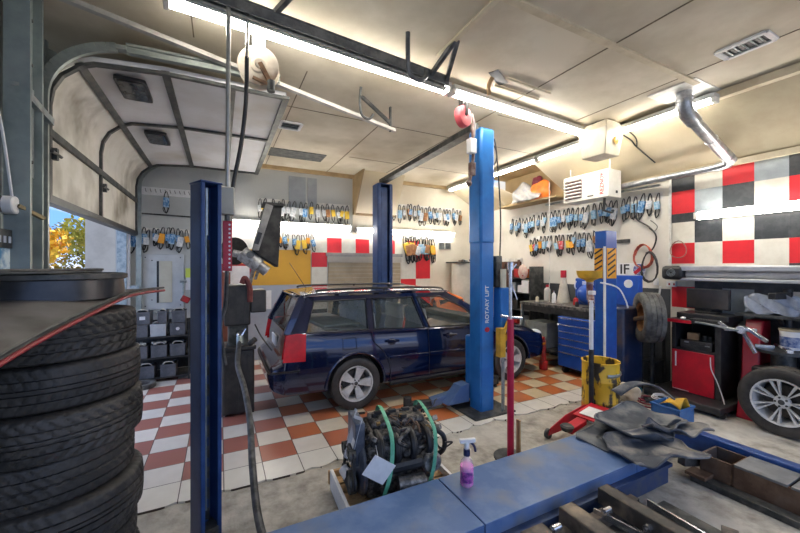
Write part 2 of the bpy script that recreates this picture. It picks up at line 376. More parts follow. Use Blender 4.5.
# roller shutter closing the counter opening
shm = mat('shutter_tan', (.44, .37, .26), (.37, .31, .21), 3, .6)
mb = MB()
for i in range(14): mb.bb(1.95, 3.58, YB-.03, YB-.001, .8+i*.08, .875+i*.08)
struct('window_1', mb, shm)
struct('trim_%d' % k, MB().bb(1.9, 3.62, YB-.06, YB-.001, 1.96, 2.03), mat('grey_lintel', (.35, .34, .32), (.25, .25, .24), 4, .6)); k += 1
struct('trim_%d' % k, MB().bb(1.93, 3.6, YB-.045, YB-.001, 1.84, 1.955), mat('shutter_head', (.55, .52, .45), (.5, .47, .4), 4, .5)); k += 1
# dark double windows of the gym-like grey vertical strips high on the wall
mb = MB(); mb.bb(1.18, 1.5, YB-.02, YB-.001, 2.9, 3.5); mb.bb(1.54, 1.72, YB-.02, YB-.001, 2.9, 3.5)
struct('window_2', mb, mat('grey_strips', (.25, .28, .31), (.33, .36, .39), 3, .4))
# boxed-in cream projection at the top of the back wall, one side sloping
mb = MB(); Myz = Matrix(((0, 0, 1), (1, 0, 0), (0, 1, 0)))   # poly (y,z) extruded along x
mb.prism([(7.09, 2.85), (7.09, 3.64), (6.55, 3.64), (6.72, 3.3), (7.0, 2.85)], .92, M=Myz, o=(2.5, 0, 0))
struct('ceiling_bulkhead', mb, sofm)
mb = MB(); mb.prism([(7.09, 2.83), (7.09, 3.64), (6.45, 3.64), (6.98, 2.83)], .025, M=Myz, o=(2.47, 0, 0)); mb.bb(2.5, 3.42, 6.99, 7.09, 2.83, 2.98)
struct('trim_%d' % k, mb, mat('bulkhead_edge', (.36, .25, .13), (.28, .2, .1), 4, .6)); k += 1

# left wall: corrugated steel above and beside the garage opening (Y 3.7 to 7.0, top 2.95)
corr = mat('corrugated_steel', (.3, .35, .36), (.2, .24, .25), 3, .45, .5)
mb = MB()
def corrwall(mb, y0, y1, z0, z1, amp=.025, per=.18):
    n = int((y1-y0)/per*6); vs = []; fs = []
    for i in range(n+1):
        y = y0+(y1-y0)*i/n; ph = (i % 6)/6; xo = amp if ph in (1/6, 2/6) else (-amp if ph in (4/6, 5/6) else 0)
        vs += [(XL+xo-.03, y, z0), (XL+xo-.03, y, z1)]
    for i in range(n): fs.append((2*i, 2*i+2, 2*i+3, 2*i+1))
    mb.add(vs, fs)
corrwall(mb, YF, 3.62, 0, 3.65); corrwall(mb, 3.62, 6.95, 3.1, 3.65)
struct('wall_left', mb, corr, solid=.01, angle=10)
struct('wall_left_far', MB().bb(XL-.15, XL, 6.93, YB+.1, 0, 3.75), wallb)
struct('trim_%d' % k, MB().bb(XL-.12, XL, 6.86, 6.93, 0, 3.1), steel); k += 1
struct('trim_%d' % k, MB().bb(XL-.02, XL+.03, 6.9, 6.98, 0, 2.32), mat('white_jamb', (.75, .76, .78), (.65, .66, .7), 5, .5)); k += 1
struct('trim_%d' % k, MB().bb(XL-.12, XL+.02, 3.55, 3.64, 0, 3.3), mat('pale_jamb', (.55, .57, .57), (.45, .48, .48), 5, .5)); k += 1

# ================================================================== CEILING LIGHTS
def strip_light(a, b, label, wall=None, group=None, tubes=2, housing=.12, tr=.014):
    a, b = Vector(a), Vector(b); d = (b-a).normalized(); up = Vector((0, 0, 1))
    n = Vector(wall) if wall else Vector((0, 0, -1))         # direction the tubes face
    sd = d.cross(n).normalized(); mid = (a+b)/2
    t = thing('fluorescent_light', label, 'light', tuple(mid), group=group)
    mb = MB(); mb.bar(a-n*.045, b-n*.045, housing, .05, up=n); mb.build('housing', mat('housing_white', (.5, .5, .48)), t, bevel=.006)
    for s in ((-1, 1) if tubes == 2 else (0,)):
        mb = MB(); mb.tube([a+d*.04+sd*s*.04, b-d*.04+sd*s*.04], tr, 10); mb.build('tube', tube_m, t)
    for e, q in ((a, 1), (b, -1)):
        mb = MB(); mb.bar(e+n*0, e+d*q*.035, housing*.85, .06, up=n); mb.build('socket', white_tin, t, bevel=.004)
    return t
strip_light((-.345, 2.87, 3.55), (2.1, 3.05, 3.55), 'long twin-tube fluorescent strip crossing the ceiling in front of the white hose reel')
strip_light((2.13, 3.05, 3.55), (4.4, 3.2, 3.55), 'twin-tube fluorescent strip on the ceiling ending at the cream box beside the heater')
strip_light((4.72, 1.86, 3.53), (4.74, 4.25, 3.53), 'fluorescent strip along the slope of the ceiling behind the silver flue pipe')
strip_light((4.76, 4.3, 3.53), (4.8, 6.9, 3.53), 'fluorescent strip along the edge of the ceiling between the blue lift post and the heater')
strip_light((.17, 6.98, 2.53), (2.42, 6.98, 2.53), 'fluorescent strip on the back wall left of the navy lift post', wall=(0, -1, -.3))
strip_light((2.5, 6.98, 2.5), (5.0, 6.98, 2.5), 'fluorescent strip on the back wall behind the navy lift post, above the vents', wall=(0, -1, -.3))
strip_light((5.72, 2.5, 2.43), (5.72, .2, 2.43), 'fluorescent strip on the red, black and white chequered wall', wall=(-1, 0, 0), housing=.1, tr=.013)

# ================================================================== GARAGE DOOR
doorp = mat('dirty_white_door', (.72, .7, .64), (.6, .58, .5), 2.2, .55, c3=(.25, .22, .17), s3=1.7)
doorq = mat('white_door', (.72, .73, .76), (.62, .62, .63), 1.6, .5, c3=(.5, .47, .42), s3=1.1)
stile = mat('door_stile_grey', (.05, .055, .055), (.11, .11, .10), 7, .5, .4)
GD = thing('overhead_garage_door', 'sectional white overhead garage door with dark stiles, rolled half open on its curved track', 'garage door', (-1.2, 5.25, 2.2))
y0, y1, ym = 3.62, 6.86, 4.98
path = [(-1.2, 2.27), (-1.2, 2.78), (-1.2, 3.0), (-1.18, 3.13), (-1.12, 3.25), (-1.0, 3.36), (-.9, 3.40), (-.42, 3.44), (.1, 3.44), (.58, 3.44)]
secs = [(0, 1), (1, 5), (5, 7), (7, 8), (8, 9)]
def nrm(p, q): d = Vector((q[0]-p[0], 0, q[1]-p[1])).normalized(); return Vector((d.z, 0, -d.x))
for i, (a, b) in enumerate(secs):
    mb = MB(); vs = []; pts = [path[q] for q in range(a, b+1)]
    ns = [nrm(pts[max(k_-1, 0)], pts[min(k_+1, len(pts)-1)]) for k_ in range(len(pts))]
    for p, n_ in zip(pts, ns):
        for yy in (y0, y1):
            for o_ in (.018, -.018): vs.append(Vector((p[0], yy, p[1]))+n_*o_)
    m_ = len(pts); fs = []
    for k_ in range(m_-1):
        A_, B_ = 4*k_, 4*k_+4
        fs += [(A_, A_+2, B_+2, B_), (A_+1, B_+1, B_+3, A_+3), (A_, B_, B_+1, A_+1), (A_+2, A_+3, B_+3, B_+2)]
    fs += [(0, 1, 3, 2), (4*m_-4, 4*m_-2, 4*m_-1, 4*m_-3)]
    mb.add(vs, fs)
    sec = mb.build('panel_section', doorp if i < 2 else doorq, GD)
    for yy in (y0+.03, ym, y1-.03):
        st = MB()
        for k_ in range(m_-1): n_ = nrm(pts[k_], pts[k_+1]); st.bar(Vector((pts[k_][0], yy, pts[k_][1]))+n_*.03, Vector((pts[k_+1][0], yy, pts[k_+1][1]))+n_*.03, .045, .025, up=tuple(n_))
        st.build('stile', stile, GD)
for i, q in enumerate((1, 5, 7, 8, 9)):
    p = path[q]; n_ = nrm(path[q-1], path[min(q+1, 9)] if q < 9 else path[9])
    mb = MB(); mb.bar(Vector((p[0], y0, p[1]))+n_*.03, Vector((p[0], y1, p[1]))+n_*.03, .06, .03, up=tuple(n_)); mb.build('rail', stile, GD)
mb = MB(); mb.bb(-1.24, -1.155, y0, y1, 2.24, 2.3); mb.build('bottom_seal', black, GD)
for (ya, yb) in ((3.78, 4.22), (5.15, 5.6)):
    M_ = MB(); cx, cy = -.7, (ya+yb)/2; zz = 3.40-.03
    w_, h_ = .115, (yb-ya)/2; pts = []
    for q in range(4):
        for t_ in range(5):
            an = PI/2*q+PI/2*t_/4; sx = 1 if q in (0, 3) else -1; sy = 1 if q in (0, 1) else -1
            pts.append((sx*(w_-.03)+.03*math.cos(an), sy*(h_-.03)+.03*math.sin(an)))
    M_.prism(pts, .03, o=(cx, cy, zz-.02)); fr = M_.build('door_window', black, GD)
    g = MB(); g.prism([(x*.8, y*.88) for x, y in pts], .006, o=(cx, cy, zz-.03)); g.build('pane', mat('dark_glass', (.05, .055, .06), (.12, .12, .12), 12, .1), fr)
for yy in (y0+.03, ym):
    mb = MB(); mb.box((-1.15, yy+.02, 2.62), (.05, .04, .09)); mb.tube([(-1.13, yy-.08, 2.62), (-1.13, yy+.1, 2.62)], .012, 8); mb.build('hinge', darksteel, GD)
# tracks
def track(y, label):
    t = thing('door_track', label, 'track', (-1.22, y, 0))
    pts = [(-1.16, y, 0.0), (-1.16, y, 3.0)]
    for q in range(1, 13):
        a = PI/2*q/12; pts.append((-1.16+.5*(1-math.cos(a)), y, 3.0+.47*math.sin(a)))
    mb = MB()
    for p, q in zip(pts[:-1], pts[1:]): mb.bar(p, q, .055, .03, up=(1, 0, 0)) if False else mb.bar(p, q, .03, .07, up=(1, 0, -.3))
    mb.build('curved_rail', mat('track_grey', (.33, .36, .33), (.24, .27, .25), 8, .4, .5), t)
    mb = MB(); mb.bar((-.66, y, 3.47), (.5, y, 3.5), .05, .06); mb.bar((-.66, y-.03, 3.495), (.5, y-.03, 3.525), .03, .02); mb.build('horizontal_rail', mat('track_grey', (.33,)*3), t)
    for z in (.6, 1.4, 2.8):
        mb = MB(); mb.bb(-1.3, -1.15, y-.05, y-.01, z, z+.05); mb.build('bracket', steel, t)
    mb = MB(); mb.bar((.45, y, 3.53), (.45, y, 3.65), .03); mb.build('hanger', darksteel, t)
track(3.5, 'nearer galvanised track of the garage door, curving up beside the steel column')
track(6.96, 'farther galvanised track of the garage door, against the grey back wall')
t = thing('angle_iron_rail', 'pale slotted angle iron running under the ceiling past the white hose reel', 'rail', (.3, 3.4, 3.4))
mb = MB(); mb.bar((-1.05, 3.2, 3.6), (1.86, 3.82, 3.37), .05, .035); mb.build('rail', mat('pale_rail', (.55, .54, .5), (.42, .41, .38), 8, .45, .4), t)
mb = MB(); mb.bar((1.8, 3.82, 3.35), (1.8, 3.82, 3.64), .02, .03); mb.build('drop_bracket', darksteel, t)
mb = MB(); mb.bar((1.4, 3.72, 3.64), (1.8, 3.82, 3.45), .02, .04); mb.build('drop_bracket', darksteel, t)

# steel column and conduits at the left edge
t = thing('steel_column', 'greenish galvanised steel column with bolt holes at the left edge', 'column', (-1.1, 3.1, 0))
colm = mat('column_grey', (.3, .35, .34), (.2, .24, .24), 3, .5, .35, c3=(.36, .39, .38), s3=2)
mb = MB(); mb.bb(-1.17, -1.15, 3.02, 3.34, 0, 3.62); mb.bb(-1.17, -1.05, 3.0, 3.02, 0, 3.62); mb.bb(-1.17, -1.1, 3.32, 3.34, 0, 3.62); mb.build('web', colm, t)
mb = MB(); mb.bb(-1.145, -1.135, 3.06, 3.3, 2.35, 2.95); mb.build('splice_plate', steel, t)
mb = MB()
for z in (2.45, 2.85, 3.1, 3.4):
    for y in (3.1, 3.25): mb.cyl((-1.14, y, z), (-1.125, y, z), .012, 8)
mb.build('bolts', darksteel, t)
mb = MB(); mb.bar((-1.12, 3.0, 2.88), (-1.12, 3.52, 2.82), .04, .05); mb.build('track_bracket', steel, t)
for i, (y, r, lab) in enumerate(((2.95, .02, 'thin galvanised conduit beside the steel column'), (2.8, .03, 'thick galvanised conduit at the far left edge'))):
    solo('conduit', MB().tube([(-1.2, y, 0), (-1.2, y, 3.62)], r, 10), steel, lab, 'pipe')
t = thing('cable_pulley', 'white ceramic pull pulley with a metal lever on the left wall conduit', 'pulley', (-1.15, 2.97, 2.1))
mb = MB(); mb.cyl((-1.16, 2.97, 2.12), (-1.1, 2.97, 2.12), .055, 18); mb.build('wheel', paper, t, bevel=.008)
mb = MB(); mb.cyl((-1.19, 2.92, 2.12), (-1.15, 2.92, 2.12), .05, 14); mb.build('housing', darksteel, t)
mb = MB(); mb.bar((-1.1, 2.98, 2.12), (-1.02, 3.1, 2.06), .03, .02); mb.build('lever', mat('brass_old', (.2, .17, .1), (.14, .12, .08), 12, .4, .7), t)
mb = MB(); mb.tube(bez([(-1.12, 2.97, 2.17), (-1.14, 2.93, 2.5), (-1.17, 2.88, 2.9), (-1.18, 2.86, 3.6)]), .008, 6); mb.build('cord', paper, t)
t = thing('wall_poster', 'blue and white poster with a dark top edge at the left edge of the photo', 'poster', (-1.2, 3.05, 1.2))
pm = mat('poster_blue', (.05, .25, .5), (.75, .85, .9), 4, .4, lo=.45, hi=.55)
mb = MB(); mb.bb(-1.145, -1.14, 2.55, 3.16, 1.2, 1.86); mb.build('sheet', pm, t)
mb = MB(); mb.bb(-1.15, -1.13, 2.55, 3.17, 1.86, 1.97); mb.build('header_strip', darksteel, t)
for i in range(10): MB().bb(-1.129, -1.127, 2.62+i*.055, 2.65+i*.055, 1.89, 1.93).build('header_mark', mat('lilac', (.4, .45, .55)), t)

# ================================================================== TYRES
def tyre_mb(R, w, rimr, pat=0, n=180, axis='Z', c=(0, 0, 0), M=None):
    h = w/2
    prof = [(rimr, -.40*w), (rimr+.01, -.44*w), (rimr+(R-rimr)*.35, -.49*w), (rimr+(R-rimr)*.62, -.5*w), (R*.955, -.475*w), (R*.972, -.45*w)]
    tread = [-.43, -.40, -.36, -.32, -.27, -.25, -.245, -.215, -.21, -.16, -.1, -.07, -.065, -.04, -.035, 0]
    tread = tread+[-x for x in tread[::-1][1:]]
    t0 = len(prof)
    for x in tread: prof.append((R*(1-.10*abs(x)**2.2), x*w))
    t1 = len(prof)
    prof += [(r, -z) for r, z in prof[:t0][::-1]]
    groove = {-.245, -.215, -.065, -.04, .245, .215, .065, .04} if pat != 2 else {-.245, -.215, 0, .245, .215}
    def fn(k, j, r):
        if j in (t0-1, t0-2, t1, t1+1) and (k % 5) == 0: return r-.005
        if t0 <= j < t1:
            x = tread[j-t0]
            if x in groove: return r-.010
            if pat == 0: cut = ((k+int(abs(x)*14)) % 5 < 1) and abs(x) > .09
            elif pat == 1: cut = (int(k+abs(x)*30) % 6 < 2) and abs(x) > .03
            else: cut = ((k+int(x*22)) % 5 == 0)
            if cut: return r-.006
        return r
    mb = MB(); mb.lathe(prof+[prof[0]], o=c, n=n, fn=fn, M=M); return mb
meshes = [tyre_mb(.322, .193, .19, p, n=240) for p in (0, 1, 2)]
TX, TY = -.70, 2.19; tz = .001; offs = [(.0, .0), (.02, -.01), (0, .02), (.03, .0), (-.01, .01), (.03, -.02), (.015, .01), (0, 0)]
ords = ['on the floor at the bottom of', 'second from the floor in', 'third from the floor in', 'fourth from the floor in', 'fourth from the top of', 'third from the top of', 'second from the top of', 'at the top of']
desc = ['fine-ribbed', 'block-treaded', 'zigzag-treaded']
tbase = [m_.build('car_tyre', rubber, None, w=False, angle=50) for m_ in meshes]
used = set()
for i in range(8):
    p = [0, 1, 2, 0, 2, 1, 0, 1][i]
    o = tbase[p] if p not in used else tbase[p].copy()
    if p in used: COL.objects.link(o)
    used.add(p); o.location = (TX+offs[i][0], TY+offs[i][1], tz+.193/2+i*.1935); o.rotation_euler = (0, 0, i*1.1)
    o.name = 'tyre'; tag(o, '%s black tyre, %s the tall stack at the left' % (desc[p], ords[i]), 'tyre', 'tyres stacked in the left foreground')
TT = tz+8*.1935

# bonnet (hood) lying upside down on the tyre stack, red rim
Hd = thing('car_bonnet', 'grey-brown upturned car bonnet with a red painted rim lying on the tyre stack', 'car part', (-.7, 2.1, TT))
# outline of the front rim from left-near to the tip at right-far
rim = bez([(-.60, 1.28, 1.43), (-.54, 1.55, 1.50), (-.47, 1.9, 1.56), (-.44, 2.3, 1.59), (-.41, 2.65, 1.59), (-.36, 3.02, 1.58)], 8)
back = [Vector((-1.12+.1*math.sin(i/6), 1.1+i*1.95/(len(rim)-1), 1.50+.05*math.sin(i/len(rim)*PI))) for i in range(len(rim))]
def hg(u, v):
    i = int(round(u*(len(rim)-1))); a, b = rim[i], back[i]
    p = a.lerp(b, v); p.z += .06*math.sin(v*PI)*(1-.3*u); p.z = max(p.z, TT+.004) if (p.x-TX)**2+(p.y-TY)**2 < .36**2 and False else p.z
    return p
mb = MB(); mb.grid(hg, len(rim)-1, 16)
mb.build('panel', mat('hood_underside', (.075, .065, .055), (.15, .135, .12), 4, .5, .2, c3=(.24, .23, .22)), Hd, solid=.006)
mb = MB(); mb.tube([p+Vector((.004, 0, 0)) for p in rim], .008, 8); mb.build('rim', mat('hood_red', (.3, .015, .025), (.2, .015, .02), 9, .45), Hd, label='red painted outer edge')
mb = MB(); mb.tube([p+Vector((0, 0, .02)) for p in rim], .007, 6); mb.build('seam_flange', darksteel, Hd)
# black round cover and panel lying on the bonnet
tb = thing('wheel_tub', 'black round shallow metal tub lying on the upturned bonnet', 'car part', (-.82, 2.28, TT+.07))
mb = MB(); mb.lathe([(.0, .115), (.28, .115), (.30, .11), (.31, .0), (.295, 0), (.285, .1), (0, .1)], o=(-.75, 2.28, TT+.05), n=48); mb.build('shell', mat('tub_black', (.025, .028, .035), (.05, .05, .055), 6, .28, .3), tb)
mb = MB(); mb.lathe([(.308, .09), (.318, .095), (.318, .115), (.30, .12)], o=(-.75, 2.28, TT+.05), n=48); mb.build('lip', darksteel, tb)
pl = thing('sheet_panel', 'thin dark blue-grey panel lying flat across the black tub', 'car part', (-.95, 2.1, TT+.15))
mb = MB(); mb.prism([(-1.1, 1.3), (-.75, 1.5), (-.62, 2.05), (-.58, 2.5), (-.75, 2.6), (-1.1, 2.2)], .012, o=(0, 0, TT+.172)); mb.build('panel', mat('panel_bluegrey', (.06, .07, .075), (.14, .16, .16), 5, .3, .3), pl, bevel=.003)
mb = MB(); mb.tube([(-.75, 1.5, TT+.186), (-.62, 2.05, TT+.186), (-.58, 2.5, TT+.186)], .006, 6); mb.build('bead', darksteel, pl)

# ================================================================== THE BLUE ESTATE CAR
paint = mat('navy_car_paint', (.003, .009, .05), rough=.18, metal=.35, coat=1)
trimb = mat('car_trim_black', (.012, .012, .013), rough=.35)
tint = mat('car_glass', (.12, .15, .14), rough=.03, alpha=.2, coat=1)
alloy = mat('alloy', (.68, .68, .67), (.55, .55, .53), 12, .35, .15)
CX0, CY0 = .50, 4.93            # rear bumper x, centre line y
def lerp_tab(tab, u):
    if u <= tab[0][0]: return tab[0][1:]
    for a, b in zip(tab[:-1], tab[1:]):
        if u <= b[0]:
            t = (u-a[0])/(b[0]-a[0]); return tuple(x+(y-x)*t for x, y in zip(a[1:], b[1:]))
    return tab[-1][1:]
#      u     zbot  zside zc    hw   hwtop
BODY = [(.00, .36, .52, .53, .66, .62), (.03, .33, .58, .585, .76, .70), (.10, .30, .615, .62, .815, .76), (.135, .29, .63, .64, .83, .78),
        (.15, .29, .80, .82, .832, .765), (.18, .285, .965, .975, .838, .765), (.3, .28, .985, .99, .85, .80), (.6, .27, .985, .99, .865, .825), (1.1, .26, .965, .97, .868, .83),
        (1.9, .255, .935, .94, .868, .83), (2.6, .255, .92, .925, .868, .825), (3.05, .255, .915, .94, .866, .80), (3.2, .255, .905, .955, .864, .77),
        (3.5, .26, .85, .915, .86, .72), (3.8, .265, .79, .86, .85, .68), (4.05, .27, .735, .80, .83, .64), (4.2, .28, .69, .745, .79, .60), (4.3, .29, .62, .66, .72, .56), (4.36, .31, .53, .55, .63, .52), (4.385, .34, .46, .47, .56, .46)]
def body_ring(u):
    zb, zs, zc_, hw, ht = lerp_tab(BODY, u); H = zs-zb
    half = [(0, zb), (hw*.80, zb), (hw*.94, zb+.015), (hw*.975, zb+H*.08), (hw*.992, zb+H*.2), (hw, zb+H*.38), (hw, zb+H*.56), (hw*.995, zb+H*.70),
            (hw*.985, zb+H*.80), (hw*.965, zb+H*.90), (ht+(hw-ht)*.35, zb+H*.97), (ht, zs), (ht*.75, zs+(zc_-zs)*.45), (ht*.4, zs+(zc_-zs)*.85), (0, zc_)]
    return half
def car_body(mb, x0, yc, us):
    rings = []
    for u in us:
        h = body_ring(u); ring = [(x0+u, yc-y, z) for y, z in h]+[(x0+u, yc+y, z) for y, z in h[-2:0:-1]]
        rings.append(ring)
    n = len(rings[0]); vs = [p for r in rings for p in r]; fs = []
    for i in range(len(rings)-1):
        for j in range(n): fs.append((i*n+j, i*n+(j+1) % n, (i+1)*n+(j+1) % n, (i+1)*n+j))
    fs += [tuple(range(n))[::-1], tuple((len(rings)-1)*n+j for j in range(n))]
    mb.add(vs, fs)
us = sorted(set([b[0] for b in BODY]+[i*.09 for i in range(2, 48)]))
us = [u for u in us if u <= 4.385]
WU, FU, WR = .97, 3.45, .318
def fix_normals(o):
    import bmesh
    bm = bmesh.new(); bm.from_mesh(o.data); bmesh.ops.recalc_face_normals(bm, faces=bm.faces); bm.to_mesh(o.data); bm.free()
CAR = thing('estate_car', 'dark blue estate car parked on the chequered tiles behind the blue lift post', 'car', (CX0+2.2, CY0, 0))
mb = MB(); car_body(mb, CX0, CY0, us); body = mb.build('body', paint, CAR, angle=28); fix_normals(body)
cut = MB()
for u in (WU, FU):
    for s_ in (-1, 1): cut.cyl((CX0+u, CY0+s_*.62, .335), (CX0+u, CY0+s_*1.0, .335), .362, 40)
co = cut.build('cutter', trimb, CAR); fix_normals(co)
bo = body.modifiers.new('b', 'BOOLEAN'); bo.object = co; bo.operation = 'DIFFERENCE'; bo.solver = 'EXACT'
bpy.context.view_layer.update(); dg = bpy.context.evaluated_depsgraph_get()
nm = bpy.data.meshes.new_from_object(body.evaluated_get(dg)); body.modifiers.clear(); body.data = nm
bpy.data.objects.remove(co)
nm.materials.clear(); nm.materials.append(paint); nm.materials.append(trimb)
nm.polygons.foreach_set('use_smooth', [True]*len(nm.polygons)); nm.set_sharp_from_angle(angle=math.radians(28))
for p in nm.polygons:                                    # arch linings and underside are black
    c = p.center; x = c.x+2.2; y = abs(c.y)
    for u in (WU, FU):
        if abs(math.hypot(x-u, c.z-.335)-.362) < .012 and p.normal.length > 0 and abs(p.normal.y) < .5 and y < .86: p.material_index = 1
        if y < .66 and math.hypot(x-u, c.z-.335) < .36: p.material_index = 1
    if p.normal.z < -.8 and c.z < .3: p.material_index = 1
# wheel arch lips
for s_ in (-1, 1):
    for u in (WU, FU):
        hw = lerp_tab(BODY, u)[3]
        mb = MB(); mb.tube([(CX0+u+.372*math.cos(a), CY0+s_*(hw-.006), .335+.372*math.sin(a)) for a in [PI*(-.02+1.04*i/28) for i in range(29)]], .016, 8); mb.build('arch_lip', paint, CAR)
def sy(s_, u, z, off=0): return CY0+s_*(.825-(z-.93)*.38+off)      # greenhouse side plane
def sidepoly(pts, s_, th=.02, off=0):
    mb = MB(); n = len(pts)
    a = [(CX0+u, sy(s_, u, z, off), z) for u, z in pts]; b = [(CX0+u, sy(s_, u, z, off-th), z) for u, z in pts]
    fs = [tuple(range(n)), tuple(range(n, 2*n))[::-1]]+[(i, (i+1) % n, n+(i+1) % n, n+i) for i in range(n)]
    return mb.add(a+b, fs)
QW = [(.38, .985), (.50, 1.33), (1.16, 1.335), (1.14, .97)]
RD = [(1.22, .968), (1.235, 1.335), (1.83, 1.335), (1.95, .935)]
FD = [(2.02, .932), (1.90, 1.335), (2.28, 1.33), (2.62, 1.17), (2.93, .96), (2.93, .925)]
for s_ in (-1, 1):
    for nm_, pl_ in (('quarter_window', QW), ('rear_door_window', RD), ('front_door_window', FD)):
        g = sidepoly(pl_, s_, .006, -.012).build(nm_, tint, CAR, angle=10)
        fr = MB(); fr.tube([(CX0+u, sy(s_, u, z, .003), z) for u, z in pl_], .011, 6, closed=True); fr.build('window_seal', trimb, g)
    for nm_, pl_ in (('rear_pillar', [(.2, .96), (.38, .97), (.50, 1.34), (.5, 1.39), (.42, 1.39)]), ('door_pillar', [(1.13, .96), (1.23, .96), (1.245, 1.33), (1.15, 1.35)]),
                     ('centre_pillar', [(1.94, .92), (2.03, .92), (1.91, 1.33), (1.82, 1.35)]), ('windscreen_pillar', [(2.93, .91), (3.22, .90), (2.75, 1.2), (2.40, 1.39), (2.26, 1.335), (2.62, 1.175)]),
                     ('roof_side', [(.49, 1.325), (2.3, 1.325), (2.44, 1.385), (.42, 1.39)])):
        sidepoly(pl_, s_, .03, .0).build(nm_, paint, CAR, angle=20)
def roofg(u, v):
    uu = .36+u*2.1; e = math.sin(min(1, u*6)*PI/2)*math.sin(min(1, (1-u)*5)*PI/2)
    y = (v-.5)*2; return Vector((CX0+uu, CY0+y*.655, 1.395+.045*(1-y*y)*(.35+.65*e)+.02*e))
mb = MB(); mb.grid(roofg, 20, 14); mb.build('roof', paint, CAR, solid=.012)
mb = MB(); mb.grid(lambda u, v: Vector((CX0+2.43+u*.80, CY0+(v-.5)*2*(.62+.14*u), 1.405-.46*u+.02*(1-(2*v-1)**2))), 8, 10); mb.build('windscreen', tint, CAR, solid=.006)
mb = MB(); mb.grid(lambda u, v: Vector((CX0+.385-u*.21-.03*(1-(2*v-1)**2), CY0+(v-.5)*2*(.57+.1*u), 1.375-.38*u)), 8, 10); mb.build('rear_window', tint, CAR, solid=.006)
for s_ in (-1, 1):
    mb = MB(); mb.bar((CX0+.375, CY0+s_*.62, 1.385), (CX0+.175, CY0+s_*.74, .96), .06, .09, up=(1, 0, 0)); mb.build('tailgate_frame', paint, CAR, bevel=.01)
    mb = MB(); mb.tube(bez([(CX0+.55, CY0+s_*.60, 1.43), (CX0+.65, CY0+s_*.60, 1.46), (CX0+1.5, CY0+s_*.60, 1.465), (CX0+2.25, CY0+s_*.59, 1.45), (CX0+2.4, CY0+s_*.58, 1.415)]), .014, 8)
    mb.cyl((CX0+1.45, CY0+s_*.60, 1.39), (CX0+1.45, CY0+s_*.60, 1.465), .014, 8); mb.build('roof_rail', trimb, CAR)
    mb = MB(); mb.bar((CX0+.9, CY0+s_*.845, .617-.03), (CX0+.12, CY0+s_*.82, .60-.03), .012, .01) if False else None
    # tail lamp wrapping the corner
    mb = MB(); tl = [(.135, .70), (.345, .695), (.355, .975), (.26, .985), (.175, .97)]
    n = len(tl); hwf = lambda u: lerp_tab(BODY, u)[3]
    a = [(CX0+u-.01*(u < .2), CY0+s_*(hwf(max(u, .15))+.03-(.02 if z > .9 else 0)), z) for u, z in tl]; b = [(CX0+u, CY0+s_*(hwf(max(u, .15))-.12), z) for u, z in tl]
    mb.add(a+b, [tuple(range(n)), tuple(range(n, 2*n))[::-1]]+[(i, (i+1) % n, n+(i+1) % n, n+i) for i in range(n)])
    mb.build('tail_lamp', mat('lamp_red', (.6, .0, .005), (.45, .0, .003), 8, .25), CAR, bevel=.012)
    mb = MB(); mb.tube(bez([(CX0+.30, CY0+s_*.848, .575), (CX0+.12, CY0+s_*.822, .57), (CX0+.04, CY0+s_*.76, .555), (CX0-.005, CY0+s_*.6, .53), (CX0-.01, CY0, .535)]), .014, 6); mb.build('bumper_strip', trimb, CAR)
    mb = MB(); mb.bar((CX0+1.42, CY0+s_*.875, .60), (CX0+1.98, CY0+s_*.875, .59), .016, .045); mb.bar((CX0+2.0, CY0+s_*.875, .59), (CX0+3.08, CY0+s_*.874, .575), .016, .045); mb.build('rubbing_strip', paint, CAR, bevel=.006)
    mb = MB(); mb.bar((CX0+1.42, CY0+s_*.845, .27), (CX0+3.1, CY0+s_*.845, .265), .04, .05); mb.build('sill', trimb, CAR, bevel=.01)
    for u, lab in ((1.36, 0), (2.25, 0)):
        mb = MB(); mb.bar((CX0+u, CY0+s_*.888, .815), (CX0+u+.17, CY0+s_*.888, .81), .02, .028); mb.sphere((CX0+u+.08, CY0+s_*.868, .80), .05, sc=(1.2, .25, .8)); mb.build('door_handle', paint, CAR, bevel=.004)
    seam = MB()
    seam.tube([(CX0+1.98, CY0+s_*.856, .93), (CX0+1.99, CY0+s_*.8695, .6), (CX0+1.99, CY0+s_*.862, .32)], .0045, 4)
    seam.tube(bez([(CX0+1.17, CY0+s_*.852, .95), (CX0+1.2, CY0+s_*.8705, .82), (CX0+1.33, CY0+s_*.8695, .68), (CX0+1.41, CY0+s_*.8695, .5), (CX0+1.42, CY0+s_*.866, .32)]), .0045, 4)
    seam.tube([(CX0+3.05, CY0+s_*.85, .90), (CX0+3.07, CY0+s_*.867, .6), (CX0+3.05, CY0+s_*.862, .32)], .0045, 4)
    seam.build('door_gaps', trimb, CAR)
    mb = MB(); mb.box((CX0+2.82, CY0+s_*.95, 1.0), (.12, .16, .11)); mb.bar((CX0+2.8, CY0+s_*.80, .95), (CX0+2.8, CY0+s_*.9, .97), .05, .03); mb.build('door_mirror', paint, CAR, bevel=.02)
    mb = MB(); mb.sphere((CX0+4.14, CY0+s_*.68, .64), .12, sc=(1.1, .75, .7)); mb.build('headlamp', mat('lamp_clear', (.6, .62, .62), rough=.08, coat=1), CAR)
    mb = MB(); mb.box((CX0+4.22, CY0+s_*.765, .48), (.14, .02, .035)); mb.build('side_marker', mat('amber', (.7, .25, .02), rough=.2), CAR, bevel=.005)
mb = MB(); mb.tube([(CX0+.80, CY0-.8705, .76), (CX0+.80, CY0-.863, .89), (CX0+.97, CY0-.863, .89), (CX0+.97, CY0-.8705, .76)], .004, 4, closed=True); mb.build('fuel_flap_gap', trimb, CAR)
mb = MB(); mb.box((CX0+.135, CY0, .80), (.02, .34, .13)); mb.build('number_plate', paper, CAR, bevel=.004)
